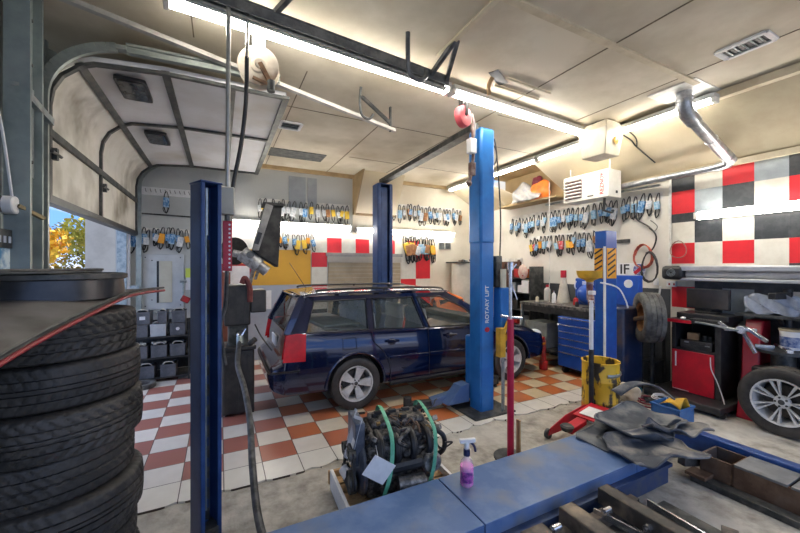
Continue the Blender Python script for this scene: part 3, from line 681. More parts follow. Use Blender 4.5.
mb = MB(); mb.bar((CX0+.34, CY0-.1, 1.36), (CX0+.19, CY0-.32, 1.02), .012, .012); mb.build('rear_wiper', trimb, CAR)
mb = MB(); mb.cyl((CX0+.55, CY0, 1.455), (CX0+.33, CY0-.0, 1.80), .004, 6); mb.build('aerial', trimb, CAR)
mb = MB(); mb.box((CX0+.37, CY0, 1.385), (.10, .9, .03)); mb.build('spoiler', paint, CAR, bevel=.012)
mb = MB(); mb.tube([(CX0+.55, CY0+.62-.0, .99), (CX0+.95, CY0+.4, 1.14), (CX0+1.15, CY0-.35, 1.02)], .02, 6) if False else mb.box((CX0+.85, CY0+.1, 1.0), (.5, 1.2, .02), rz=.1); mb.build('luggage_cover', mat('cover_grey', (.3, .33, .33), (.24, .26, .26), 5, .7), CAR)
seatm = mat('seat_fabric', (.6, .64, .67), (.5, .54, .58), 14, .8)
for u, nn in ((1.25, 3), (2.05, 2)):
    for i in range(nn):
        y = CY0+((i-(nn-1)/2)*(.44 if nn == 3 else .72))
        mb = MB(); mb.box((CX0+u+.02, y, .98), (.12, .40 if nn == 3 else .5, .36), M=ry(-.15)); st = mb.build('seat_back', seatm, CAR, bevel=.04)
        mb = MB(); mb.box((CX0+u-.02, y, 1.25), (.09, .24, .15)); mb.cyl((CX0+u-.02, y-.05, 1.1), (CX0+u-.02, y-.05, 1.25), .008, 6); mb.cyl((CX0+u-.02, y+.05, 1.1), (CX0+u-.02, y+.05, 1.25), .008, 6); mb.build('headrest', seatm, st, bevel=.035)
mb = MB(); mb.box((CX0+2.95, CY0, .97), (.3, 1.4, .06)); mb.build('dashboard', blackmatte, CAR, bevel=.02)
mb = MB(); mb.lathe([(.17, 0), (.185, .012), (.2, 0), (.185, -.012), (.17, 0)], o=(CX0+2.55, CY0+.36, 1.03), n=28, M=ry(1.15)); mb.build('steering_wheel', black, CAR)

def wheel(parent, c, R, w, s_, nsp=5, kind='five', label=None, tyre_m=None, pat=1):
    """wheel standing up, outer face towards -Y (s_=-1) or +Y"""
    M_ = rx(PI/2) if s_ < 0 else rx(-PI/2)     # local z -> -Y for s<0
    c = Vector(c); P = parent
    rr = R*.66
    tyre_mb(R, w, rr, pat, n=120, c=c, M=M_).build('tyre', tyre_m or rubber, P, angle=50)
    mb = MB(); mb.lathe([(rr+.004, w*.43), (rr+.004, w*.49), (rr-.012, w*.47), (rr-.022, w*.30), (rr-.03, 0), (rr-.03, -w*.4)], o=c, n=48, M=M_)
    nspk = nsp
    for k in range(nspk):
        a0 = 2*PI*k/nspk
        if kind == 'five':
            sec = [(a0-.55, a0+.55, .30, a0-.30, a0+.30)]
        else:
            sec = [(a0-.07, a0+.03, .3, a0-.20, a0-.09), (a0-.03, a0+.07, .3, a0+.09, a0+.20)]
        for (b0, b1, q, e0, e1) in sec:
            r0, r1 = rr*.22, rr-.014; z0, z1 = w*.34, w*.44
            top = [(r0*math.cos(b0)*1, r0*math.sin(b0), z0), (r0*math.cos(b1), r0*math.sin(b1), z0), (r1*math.cos(e1), r1*math.sin(e1), z1), (r1*math.cos(e0), r1*math.sin(e0), z1)]
            mid = [((top[0][i]+top[3][i])/2*1.0 for i in range(3))]
            bot = [(x*.99, y*.99, z-.035) for x, y, z in top]
            mb.add([c+M_@Vector(p) for p in top+bot], [(0, 1, 2, 3), (7, 6, 5, 4), (0, 4, 5, 1), (1, 5, 6, 2), (2, 6, 7, 3), (3, 7, 4, 0)])
    mb.lathe([(.001, w*.30), (.001, w*.38), (rr*.14, w*.38), (rr*.27, w*.33), (rr*.29, w*.2)], o=c, n=24, M=M_)
    rim_ = mb.build('rim', alloy, P, angle=30)
    mb = MB(); mb.lathe([(0.001, w*.395), (rr*.11, w*.39), (rr*.12, w*.36)], o=c, n=20, M=M_); mb.build('hub_cap', darksteel, rim_)
    mb = MB()
    for k in range(5):
        a = 2*PI*(k+.5)/5; p = Vector((rr*.2*math.cos(a), rr*.2*math.sin(a), w*.34)); mb.cyl(c+M_@p, c+M_@(p+Vector((0, 0, .012))), .011, 6)
    mb.build('wheel_bolts', darksteel, rim_)
    mb = MB(); mb.lathe([(0.001, w*.05), (rr*.72, w*.05), (rr*.72, w*.0)], o=c, n=36, M=M_); mb.build('brake_disc', mat('brake_dark', (.05, .045, .04), (.12, .1, .08), 10, .5, .5), P)
for u in (WU, FU):
    for s_ in (-1, 1): wheel(CAR, (CX0+u, CY0+s_*.765, WR+.015), WR, .195, s_)

# ================================================================== TWO-POST LIFT (behind it the car)
LB = thing('two_post_lift', 'bright blue two-post car lift with a black overhead beam, spanning the estate car', 'car lift', (2.8, 3.38, 0))
def post(x, y, h, w, d, m, par, open_side, name='post'):
    mb = MB(); t = .012                        # C channel; open towards +Y (1) or -Y (-1)
    mb.bb(x-w/2, x+w/2, y-d/2*open_side-.012, y-d/2*open_side+.012, 0, h)
    for sx in (-1, 1):
        mb.bb(x+sx*w/2-t, x+sx*w/2+t, y-d/2, y+d/2, 0, h)
        mb.bar((x+sx*(w/2-.035), y+open_side*d/2, 0), (x+sx*(w/2-.035), y+open_side*d/2, h), .07, .015, up=(0, 1, 0)) if False else mb.bb(x+sx*(w/2-.06) if sx > 0 else x-w/2, x+w/2 if sx > 0 else x-w/2+.06, y+open_side*d/2-.01, y+open_side*d/2+.01, 0, h)
    mb.bb(x-w/2, x+w/2, y-d/2, y+d/2, h-.01, h+.01)
    return mb.build(name, m, par, bevel=.008)
post(2.84, 3.42, 3.36, .18, .20, blue_post, LB, 1)
mb = MB(); mb.bb(2.73, 2.945, 3.30, 3.54, 2.02, 3.4); mb.build('post_sleeve', blue_post, LB, bevel=.03)
post(2.87, 6.45, 3.36, .3, .26, navy_post, LB, -1)
mb = MB(); mb.bb(2.80, 2.94, 6.36, 6.44, .35, 3.3); mb.build('carriage', navy_post, LB, bevel=.01)
mb = MB(); mb.bb(2.74, 3.0, 3.45, 3.62, .12, .9); mb.build('carriage', blue_post, LB, bevel=.02)
for y in (3.42, 6.45): mb = MB(); mb.bb(2.55, 3.15, y-.25, y+.25, .014, .035); mb.build('base_plate', darksteel, LB, bevel=.004)
mb = MB(); mb.bar((2.83, 3.5, 3.46), (2.87, 6.45, 3.43), .14, .07); mb.bar((2.83, 3.5, 3.5), (2.87, 6.45, 3.47), .05, .05); mb.build('overhead_beam', darksteel, LB)
mb = MB(); mb.tube([(2.81, 6.4, 3.37), (2.87, 6.45, 3.44)], .03, 8); mb.build('beam_clevis', steel, LB)
# swing arms
for (a, b, c_) in (((2.78, 3.62, .2), (2.3, 3.72, .09), (2.02, 3.8, .075)), ((2.85, 3.62, .17), (3.35, 3.9, .12), (3.55, 3.98, .1))):
    mb = MB(); mb.bar(a, b, .12, .09); ar = mb.build('swing_arm', blue_rack, LB, bevel=.008)
    mb = MB(); mb.bar(b, c_, .09, .06); mb.build('arm_extension', darksteel, ar, bevel=.005)
    mb = MB(); mb.cyl((c_[0], c_[1], .06), (c_[0], c_[1], .17), .05, 16); mb.cyl((c_[0], c_[1], .015), (c_[0], c_[1], .06), .03, 10); mb.build('lifting_pad', blackmatte, ar)
mb = MB(); mb.prism([(2.4, 0.1), (2.72, .1), (2.72, .32), (2.6, .3)], .16, M=Matrix(((1, 0, 0), (0, 0, 1), (0, 1, 0))), o=(0, 3.5, 0)); mb.build('arm_gusset', blue_rack, LB, bevel=.006)
# power unit on the post
mb = MB(); mb.bb(2.97, 3.06, 3.3, 3.45, 1.50, 1.88); pu = mb.build('control_box', darksteel, LB, bevel=.01)
mb = MB(); mb.bb(3.0, 3.14, 3.26, 3.4, .95, 1.5); mb.build('oil_tank', blue_post, LB, bevel=.02)
mb = MB(); mb.cyl((3.02, 3.24, 1.50), (3.02, 3.24, 1.72), .035, 12); mb.build('oil_bottle', mat('old_white', (.6, .58, .45), (.5, .47, .35), 9, .4), LB)
mb = MB(); mb.tube(bez([(3.02, 3.3, 1.88), (3.03, 3.3, 2.4), (2.99, 3.32, 3.1), (2.97, 3.34, 3.3)]), .009, 6); mb.tube(bez([(3.1, 3.3, 1.78), (3.16, 3.28, 1.6), (3.12, 3.28, 1.45)]), .008, 6); mb.build('power_cable', black, LB)
mb = MB(); mb.cyl((2.985, 3.22, .02), (2.985, 3.22, .9), .012, 8); mb.cyl((3.03, 3.24, .02), (3.03, 3.24, .95), .008, 8); mb.build('hydraulic_lines', steel, LB)
mb = MB(); mb.tube(bez([(3.0, 3.25, .82), (3.06, 3.2, .95), (3.1, 3.2, 1.12), (3.05, 3.22, 1.05), (2.98, 3.22, .85)]), .02, 8); mb.bb(2.93, 3.01, 3.19, 3.27, .68, 1.02); mb.build('release_handle', yellow, LB, bevel=.012)
mb = MB(); mb.bar((3.08, 3.22, 1.65), (3.17, 3.18, 1.78), .012); mb.bar((3.12, 3.22, 1.56), (3.2, 3.2, 1.35), .012); mb.build('lever', bright, LB)
Mlab = Matrix(((0, -1, 0), (0, 0, -1), (1, 0, 0))).transposed() if False else Matrix(((0, 1, 0), (0, 0, -1), (-1, 0, 0)))
text('ROTARY LIFT', .075, Matrix(((0, -1, 0), (0, 0, -1), (1, 0, 0))), (2.83, 3.306, 1.3), paper, LB, 'maker_lettering')
mb = MB(); mb.prism([(.03*math.cos(a)*1.2, .03*math.sin(a)) for a in [2*PI*i/20 for i in range(20)]], .003, M=FY, o=(2.83, 3.308, 1.0)); mb.build('oval_badge', red, LB)
mb = MB(); mb.tube([(2.94+.12*math.cos(a), 3.4, 3.12+.16*math.sin(a)) for a in [PI*(-.6+1.3*i/16) for i in range(17)]], .008, 6); mb.build('hose_loop', black, LB)
mb = MB(); mb.bb(2.54, 2.63, 3.25, 3.33, 3.05, 3.22); sw = mb.build('limit_switch', paper, LB, bevel=.008)
mb = MB(); mb.tube(bez([(2.60, 3.3, 3.4), (2.62, 3.3, 3.1), (2.6, 3.3, 2.9), (2.55, 3.28, 2.72)]), .018, 8); mb.sphere((2.54, 3.28, 2.7), .035); mb.bb(2.57, 2.63, 3.27, 3.33, 2.8, 2.95); mb.build('switch_cable', mat('brown_cable', (.1, .05, .04), (.25, .2, .18), 14, .5), LB)

# ================================================================== FOUR-POST ALIGNMENT RACK in the foreground
RK = thing('alignment_rack', 'worn blue alignment lift platform crossing the foreground, with a navy channel post at its left', 'car lift', (1.3, 1.8, 0))
def post4(x, y, m, h, rot):
    M_ = rz(rot); mb = MB(); c = Vector((x, y, 0))
    def b(x0, x1, y0, y1, z0, z1):
        x0 *= .7; x1 *= .7; mb.box(c+M_@Vector(((x0+x1)/2, (y0+y1)/2, (z0+z1)/2)), (x1-x0, y1-y0, z1-z0), M=M_)
    b(-.085, .085, .055, .07, 0, h); b(-.085, -.07, -.06, .07, 0, h); b(.07, .085, -.06, .07, 0, h); b(-.085, -.05, -.07, -.058, 0, h); b(.05, .085, -.07, -.058, 0, h); b(-.09, .09, -.075, .075, h, h+.012)
    p = mb.build('post', m, RK, bevel=.004)
    mb = MB(); M2 = M_
    mb.box(c+M_@Vector((0, .035, (h-.35)/2+.05)), (.065, .02, h-.4), M=M_); mb.build('latch_rail', darksteel, p)
    mb = MB()
    for i in range(14): mb.box(c+M_@Vector((0, .022, .2+i*(h-.5)/14)), (.045, .008, .05), M=M_)
    mb.build('latch_slots', navy_post, p)
    mb = MB(); mb.tube([c+M_@Vector((0, -.0, .3)), c+M_@Vector((0, -.0, h-.25))], .006, 6); mb.tube([c+M_@Vector((0, 0, h-.3)), c+M_@Vector((0, 0, h-.02))], .014, 8); mb.build('lifting_cable', steel, p)
    mb = MB(); mb.box(c+M_@Vector((0, -.02, .12)), (.10, .1, .2), M=M_); mb.build('cross_member_bracket', darksteel, p)
post4(-.075, 2.41, navy_post, 2.235, .46)
mb = MB(); mb.bb(4.29, 4.51, 2.8, 2.95, 0, 2.2); p = mb.build('post', blue_bar, RK, bevel=.008)
mb = MB(); mb.bb(4.281, 4.289, 2.80, 2.83, .3, 2.0); mb.build('white_edge_strip', paper, p)
hz = mat('hazard_orange', (.8, .4, .03), (.7, .3, .02), 9, .5)
mb = MB(); mb.bb(4.281, 4.289, 2.84, 2.95, 1.60, 1.98); mb.bb(4.30, 4.48, 2.79, 2.799, 1.60, 1.98); hzp = mb.build('hazard_label', hz, p)
mb = MB()
for i in range(5): mb.bar((4.278, 2.945, 1.63+i*.07), (4.278, 2.845, 1.69+i*.07), .006, .02, up=(0, 0, 1)); mb.bar((4.31, 2.786, 1.63+i*.07), (4.45, 2.786, 1.70+i*.07), .006, .02)
mb.build('hazard_stripes', black, hzp)
def runway(x0, x1, y0, y1, seams):
    xs = [x0]+seams+[x1]
    for a, b in zip(xs[:-1], xs[1:]):
        mb = MB(); mb.bb(a+.004, b-.004, y0, y1, .285, .30); mb.bb(a+.004, b-.004, y0, y0+.012, .12, .29); mb.bb(a+.004, b-.004, y1-.012, y1, .12, .29); mb.bb(a+.02, b-.02, y0+.02, y1-.02, .13, .15)
        mb.build('runway_deck', blue_rack, RK, bevel=.004)
    mb = MB(); mb.bb(x0, x1, y0-.05, y0, .19, .215); mb.bb(x0, x1, y0-.02, y0, .05, .2); mb.build('jack_rail', mat('rail_blue_dark', (.03, .06, .16), (.07, .09, .14), 8, .45, .3), RK)
    for xx_ in (x0+.3, (x0+x1)/2, x1-.4):
        mb = MB(); mb.bb(xx_-.05, xx_+.05, y0+.05, y1-.05, .0, .14); mb.build('runway_foot', darksteel, RK)
runway(-.35, 3.15, 1.57, 2.06, [1.33, 2.77])
mb = MB(); mb.bb(3.85, 3.95, -.4, 2.2, .03, .245); mb.build('cross_beam', mat('beam_navy', (.012, .05, .2), (.02, .08, .28), 6, .4), RK, bevel=.01)
mb = MB(); mb.bar((3.45, 1.60, .12), (3.9, 1.5, .06), .06, .06); mb.build('tie_link', darksteel, RK)

# rolling bridge jack between the runways: square tubes ending at the platform edge
dirty = mat('greasy_beam', (.06, .055, .05), (.16, .135, .11), 6, .55, .3, c3=(.28, .22, .16), s3=5)
JK = thing('bridge_jack', 'greasy black rolling bridge jack with square steel tubes against the blue platform', 'jack', (2.0, 1.1, .04))
for (x, y, w_, l, z) in ((2.26, 1.50, .10, 1.5, .25), (1.90, 1.50, .12, 1.3, .235), (1.60, 1.49, .17, 1.0, .2)):
    mb = MB(); a = Vector((x, y, z)); b = Vector((x-.02, y-l, z)); t = .012
    for q in (-1, 1): mb.bar(a+Vector((q*(w_/2-t/2), 0, 0)), b+Vector((q*(w_/2-t/2), 0, 0)), t, .1); mb.bar(a+Vector((0, 0, q*.044)), b+Vector((0, 0, q*.044)), w_, t)
    mb.build('square_tube', dirty, JK, bevel=.003)
for yy, zz in ((1.43, .16), (.75, .14)): mb = MB(); mb.bar((1.5, yy, zz), (2.5, yy, zz), .06, .08); mb.build('cross_tube', dirty, JK, bevel=.003)
mb = MB(); mb.bb(1.45, 2.5, .45, 1.5, .04, .08); mb.build('tray', darksteel, JK)
mb = MB(); mb.bar((2.1, 1.45, .21), (2.22, .95, .2), .04, .012, up=(1, 0, 0)); mb.bar((2.5, 1.35, .2), (2.45, .7, .2), .015, .05); mb.build('link_plate', bright, JK)
mb = MB(); mb.bar((2.312, 1.2, .26), (2.308, .95, .26), .002, .035); mb.build('white_sticker', paper, JK)
for (x, y) in ((1.72, 1.44), (2.12, 1.4), (2.2, 1.2), (1.8, 1.3)):
    mb = MB(); mb.cyl((x-.03, y-.02, .25), (x+.03, y-.02, .25), .02, 12); mb.cyl((x-.04, y-.02, .25), (x+.04, y-.02, .25), .009, 6); mb.build('pin', bright, JK)
t = thing('jack_arm', 'short black ratchet arm lying on the concrete right of the bridge jack', 'tool', (2.62, 1.1, 0))
mb = MB(); mb.bar((2.66, 1.36, .13), (2.66, 1.0, .13), .09, .05); mb.bar((2.66, 1.02, .11), (2.60, .82, .11), .05, .07); mb.bb(2.62, 2.70, .9, 1.3, 0, .11); mb.build('arm', darksteel, t, bevel=.006)
mb = MB(); mb.box((2.70, 1.0, .15), (.14, .08, .03), M=rz(.4)); mb.cyl((2.68, .98, .1), (2.68, .98, .18), .03, 10); mb.build('ratchet', dirty, t, bevel=.004)

# steel slip-plate tray on the right
rust = mat('rusty_steel', (.12, .07, .045), (.22, .14, .09), 6, .65, .3, c3=(.1, .09, .09), s3=3)
t = thing('slip_plate_tray', 'long rusty steel tray with grey slip plates beside the blue beam', 'lift part', (3.7, 1.2, 0))
mb = MB(); x0, x1, ya, yb = 3.56, 3.83, -.3, 1.52
mb.bb(x0, x0+.015, ya, yb, .03, .2); mb.bb(x1-.015, x1, ya, yb, .03, .2); mb.bb(x0, x1, yb-.015, yb, .03, .2); mb.bb(x0, x1, ya, yb, .03, .045); mb.bb(x0, x1, 1.3, 1.315, .03, .2); mb.build('tray', rust, t)
plm = mat('slip_plate_steel', (.2, .21, .22), (.3, .31, .32), 4, .4, .5, c3=(.12, .12, .12), s3=6)
for (a, b) in ((1.0, 1.3), (.55, .99), (.1, .54)): mb = MB(); mb.bb(x0-.005, x1+.01, a+.003, b-.003, .195, .215); mb.build('slip_plate', plm, t, bevel=.003)
t = thing('steel_rail', 'dark flat steel rail lying on the concrete in front of the slip-plate tray', 'rail', (3.38, .8, 0))
mb = MB(); mb.bb(3.43, 3.53, -.3, 1.53, 0, .05); mb.build('rail', darksteel, t, bevel=.004)
mb = MB(); mb.bb(3.41, 3.55, 1.42, 1.56, .05, .075); mb.build('end_plate', rust, t, bevel=.003)

# ================================================================== UNDER-HOIST STAND, ENGINE, BOTTLE, FLOOR JACK, MATS
t = thing('hoist_stand', 'tall stand with a red lower pole and slim steel upper tube, behind the blue platform', 'stand', (2.37, 2.45, 0))
mb = MB(); mb.cyl((2.37, 2.45, .015), (2.37, 2.45, 1.27), .03, 18); mb.build('lower_pole', mat('pole_red', (.5, .01, .06), (.4, .01, .04), 9, .3), t)
mb = MB(); mb.cyl((2.37, 2.45, 1.25), (2.37, 2.45, 1.72), .016, 12); mb.cyl((2.37, 2.45, 1.72), (2.37, 2.45, 1.79), .03, 14); mb.build('upper_tube', bright, t)
mb = MB(); mb.tube([(2.29, 2.49, 1.30), (2.37, 2.45, 1.285), (2.47, 2.41, 1.275)], .012, 8); mb.build('cross_handle', bright, t)
mb = MB(); mb.lathe([(0, .02), (.15, .015), (.15, 0), (0, 0)], o=(2.37, 2.45, 0), n=24); mb.build('base', darksteel, t)
mb = MB(); mb.bb(2.44, 2.455, 2.41, 2.45, .02, .34); mb.build('kick_board', wood, t)

# engine strapped on a wooden tray
gl = mat('engine_grey', (.03, .03, .032), (.2, .19, .18), 30, .5, .5); al = mat('engine_alloy', (.35, .34, .33), (.12, .12, .12), 25, .45, .7)
EN = thing('car_engine', 'greasy black car engine held by green straps on a wooden tray', 'engine', (1.15, 2.4, .1))
rnd = random.Random(11)
EL, EW = .62, .34; ex, ey, ez = 1.17, 2.42, .14; MR = rz(-.12)
def ep(x, y, z): return Vector((ex, ey, ez))+MR@Vector((x, y, z*.86))
mb = MB(); mb.box(ep(0, 0, .2), (.5, .32, .36), M=MR); mb.build('engine_block', gl, EN, bevel=.03)
mb = MB(); mb.box(ep(.02, 0, .43), (.48, .30, .14), M=MR@rx(.12)); mb.box(ep(.02, .02, .53), (.42, .18, .07), M=MR@rx(.12)); mb.build('cylinder_head', gl, EN, bevel=.025)
mb = MB(); mb.lathe([(0, -.03), (.17, -.03), (.2, 0), (.2, .02), (0, .03)], o=ep(-.27, 0, .2), n=30, M=MR@ry(PI/2)); mb.box(ep(-.285, .02, .42), (.07, .26, .3), M=MR); mb.build('timing_cover', mat('cover_bluegrey', (.08, .1, .14), (.18, .2, .24), 9, .4, .4), EN, bevel=.015)
for (y, z, r) in ((-.1, .13, .075), (.08, .1, .06), (-.04, .33, .05), (-.13, .36, .035), (.1, .3, .045)):
    mb = MB(); mb.lathe([(0, .02), (r*.5, .02), (r*.6, .005), (r*.9, .01), (r, .025), (r, -.02), (0, -.02)], o=ep(-.345, y, z), n=24, M=MR@ry(-PI/2)); mb.build('pulley', darksteel, EN)
mb = MB(); mb.tube([ep(-.345, -.18, .12), ep(-.345, -.1, .05), ep(-.345, .1, .04), ep(-.345, .15, .12), ep(-.345, .12, .32), ep(-.345, -.04, .39), ep(-.345, -.15, .38)], .012, 6, closed=True, flat=1.6); mb.build('serpentine_belt', black, EN)
mb = MB()                                        # intake manifold runners
for i in range(4): mb.tube(bez([ep(-.17+i*.12, -.1, .5), ep(-.17+i*.12, -.2, .48), ep(-.17+i*.12, -.24, .38), ep(-.15+i*.11, -.18, .27)]), .026, 8)
mb.tube([ep(-.2, -.21, .25), ep(.26, -.21, .27)], .042, 10); mb.build('intake_manifold', black, EN)
mb = MB()
for i in range(4): mb.tube(bez([ep(-.16+i*.12, .1, .42), ep(-.16+i*.12, .22, .38), ep(-.1+i*.08, .24, .28)]), .02, 8)
mb.build('exhaust_manifold', rust, EN)
mb = MB(); mb.cyl(ep(-.05, -.24, .13), ep(.14, -.26, .13), .055, 18); mb.cyl(ep(.14, -.26, .13), ep(.2, -.265, .13), .03, 12); mb.build('starter_motor', al, EN)
mb = MB(); mb.lathe([(0, -.05), (.06, -.05), (.075, -.03), (.075, .03), (.06, .05), (0, .05)], o=ep(.2, -.22, .26), n=20, M=MR@rx(PI/2)); mb.build('alternator', al, EN)
mb = MB(); mb.cyl(ep(.05, -.05, .57), ep(.05, -.05, .60), .035, 14); mb.build('oil_cap', black, EN)
for i in range(4):
    mb = MB(); mb.cyl(ep(-.15+i*.11, .02, .56), ep(-.15+i*.11, .02, .60), .02, 10); mb.box(ep(-.12+i*.11, .02, .6), (.06, .03, .025), M=MR); mb.build('ignition_coil', black, EN, bevel=.004)
for i in range(46):                              # wiring looms and hoses
    a = ep(rnd.uniform(-.22, .3), rnd.uniform(-.2, .12), rnd.uniform(.36, .58)); pts = [a]
    for q in range(3): pts.append(pts[-1]+MR@Vector((rnd.uniform(-.1, .12), rnd.uniform(-.07, .06), rnd.uniform(-.09, .07))))
    pts = [Vector((min(max(p.x, ex-.3), ex+.36), min(max(p.y, ey-.29), ey+.2), min(max(p.z, .2), .70))) for p in pts]
    mb = MB(); mb.tube(bez(pts, 6), rnd.choice((.006, .009, .014)), 7); mb.build('wiring_loom', rnd.choice([black, black, darksteel, gl, rust]), EN)
for i in range(38):
    c = ep(rnd.uniform(-.24, .32), rnd.uniform(-.2, -.02), rnd.uniform(.3, .58)); r = rnd.uniform(.010, .026)
    mb = MB(); (mb.box(c, (r*2.2, r*1.6, r*1.5), M=rz(rnd.random()*3)@rx(rnd.random())) if i % 2 else mb.cyl(c, c+Vector((rnd.uniform(-.05, .05), -.04, .02)), r, 10)); mb.build('engine_sensor', rnd.choice([al, gl, black, al, mat('brass_fitting', (.35, .22, .08), (.2, .13, .06), 20, .4, .6)]), EN, bevel=.004)
mb = MB(); mb.tube(bez([ep(.24, -.18, .5), ep(.31, -.2, .44), ep(.33, -.19, .34), ep(.31, -.15, .26), ep(.22, -.1, .22)]), .018, 10); mb.build('coolant_hose', black, EN)
stg = mat('green_strap', (.08, .34, .2), (.15, .45, .3), 20, .6)
for x in (-.10, .22):
    mb = MB(); pts = bez([ep(x-.1, -.29, .02), ep(x-.03, -.3, .25), ep(x, -.26, .5), ep(x, -.1, .62), ep(x+.01, .1, .62), ep(x+.02, .2, .4), ep(x+.02, .22, .02)])
    mb.tube(pts, .016, 6, flat=.25); mb.build('strap', stg, EN)
t = thing('paper_tag', 'blank white card tied to the front of the engine', 'tag', tuple(ep(-.2, -.31, .3)))
mb = MB(); mb.box(ep(-.21, -.315, .33), (.17, .003, .15), M=MR@ry(.6)@rx(.15)); mb.build('card', paper, t)
mb = MB(); mb.tube([ep(-.21, -.31, .40), ep(-.2, -.2, .46)], .002, 4); mb.build('string', paper, t)
t = thing('plastic_pouch', 'clear plastic pouch with white paper leaning on the left of the engine', 'pouch', tuple(ep(-.33, .05, .3)))
mb = MB(); mb.grid(lambda u, v: ep(-.36+.08*v+.02*math.sin(u*9), -.12+.24*u, .28+.34*v), 10, 10); mb.build('pouch', glassclr, t, solid=.002)
mb = MB(); mb.grid(lambda u, v: ep(-.365+.06*v, -.1+.15*u, .30+.2*v), 4, 4); mb.build('paper_sheet', paper, t, solid=.002)
TR = thing('engine_tray', 'raw wooden tray with white sides carrying the engine on the concrete', 'tray', (1.12, 2.42, 0))
mb = MB()
for i in range(5): mb.box((1.17, 2.2+i*.11, .1), (.82, .085, .02), rz=-.05)
mb.build('slats', wood, TR)
for (c, d_) in (((1.17, 2.145, .11), (.84, .025, .1)), ((1.17, 2.70, .11), (.84, .025, .1)), ((.755, 2.42, .11), (.025, .56, .14)), ((1.585, 2.42, .11), (.025, .56, .1))):
    mb = MB(); mb.box(c, d_, rz=-.05); mb.build('side_board', wood if d_[0] > .5 else paper, TR, bevel=.003)
for y in (2.2, 2.42, 2.64): mb = MB(); mb.box((1.17, y, .045), (.8, .07, .09), rz=-.05); mb.build('bearer', wood, TR)
t = thing('oil_filter', 'black and white canister lying at the left corner of the wooden tray', 'canister', (.83, 2.5, .12))
mb = MB(); mb.cyl((.86, 2.38, .18), (.84, 2.47, .22), .05, 20); mb.build('black_end', black, t, bevel=.006)
mb = MB(); mb.cyl((.84, 2.47, .22), (.82, 2.55, .25), .042, 20); mb.build('white_end', paper, t, bevel=.006)

t = thing('spray_bottle', 'clear spray bottle of bright pink cleaner standing on the blue platform', 'bottle', (1.465, 1.915, .30))
pk = mat('pink_liquid', (.85, .13, .6), (.8, .1, .55), 5, .25); bw = mat('bottle_clear', (.85, .8, .85), rough=.15, alpha=.3)
mb = MB(); mb.lathe([(0, 0), (.04, 0), (.044, .008), (.044, .125), (0, .125)], o=(1.465, 1.915, .302), n=28); mb.build('pink_fill', pk, t)
mb = MB(); mb.lathe([(.045, .0), (.046, .13), (.04, .155), (.02, .18), (.016, .2), (0, .2)], o=(1.465, 1.915, .301), n=28); mb.build('bottle_body', bw, t)
mb = MB(); mb.lathe([(.0451, .03), (.0471, .03), (.0471, .10), (.0451, .1)], o=(1.465, 1.915, .301), n=20, a0=PI*1.0, a1=PI*1.62); mb.build('dark_label', mat('label_plum', (.12, .03, .2), (.5, .1, .4), 30, .5), t)
mb = MB(); mb.cyl((1.465, 1.915, .495), (1.465, 1.915, .535), .022, 16); mb.build('collar', mat('dark_blue_plastic', (.015, .02, .08), rough=.4), t)
mb = MB(); mb.box((1.465, 1.915, .565), (.03, .025, .06)); mb.box((1.47, 1.915, .59), (.11, .028, .028), rz=-.3); mb.build('spray_head', paper, t, bevel=.006)
mb = MB(); mb.tube(bez([(1.49, 1.905, .58), (1.515, 1.9, .55), (1.522, 1.895, .515)]), .008, 8); mb.build('trigger', mat('dark_blue_plastic', (.015, .02, .08)), t)

FJ = thing('floor_jack', 'low red hydraulic floor jack behind the blue platform beside the yellow drum', 'jack', (3.36, 2.42, 0))
Mj = Matrix(((math.cos(.12), -math.sin(.12), 0), (math.sin(.12), math.cos(.12), 0), (0, 0, 1)))
def jp(x, y, z): return Vector((3.36, 2.42, 0))+Mj@Vector((x, y, z))
for s_ in (-1, 1):
    mb = MB(); mb.prism([(-.4, .05), (-.36, .12), (-.1, .19), (.25, .22), (.4, .2), (.4, .06), (.2, .04)], .012, M=Mj@Matrix(((1, 0, 0), (0, 0, -1), (0, 1, 0))), o=jp(0, s_*.15+.006, 0)); mb.build('side_frame', red, FJ, bevel=.004)
mb = MB(); mb.box(jp(.18, 0, .2), (.36, .26, .015), M=Mj@ry(-.12)); mb.build('top_plate', red, FJ, bevel=.004)
mb = MB(); mb.box(jp(.14, 0, .213), (.2, .17, .004), M=Mj@ry(-.12)); mb.build('warning_label', paper, FJ)
mb = MB(); mb.bar(jp(-.05, 0, .17), jp(-.32, 0, .14), .1, .05); mb.build('lift_arm', red, FJ, bevel=.006)
mb = MB(); mb.lathe([(0, .2), (.05, .205), (.065, .19), (.05, .15), (0, .15)], o=jp(-.32, 0, -.01), n=20); mb.build('saddle', darksteel, FJ)
for (x, r) in ((-.36, .05), (.34, .04)):
    for s_ in (-1, 1): mb = MB(); mb.cyl(jp(x, s_*.165, r), jp(x, s_*.195, r), r, 18); mb.build('wheel', darksteel, FJ)

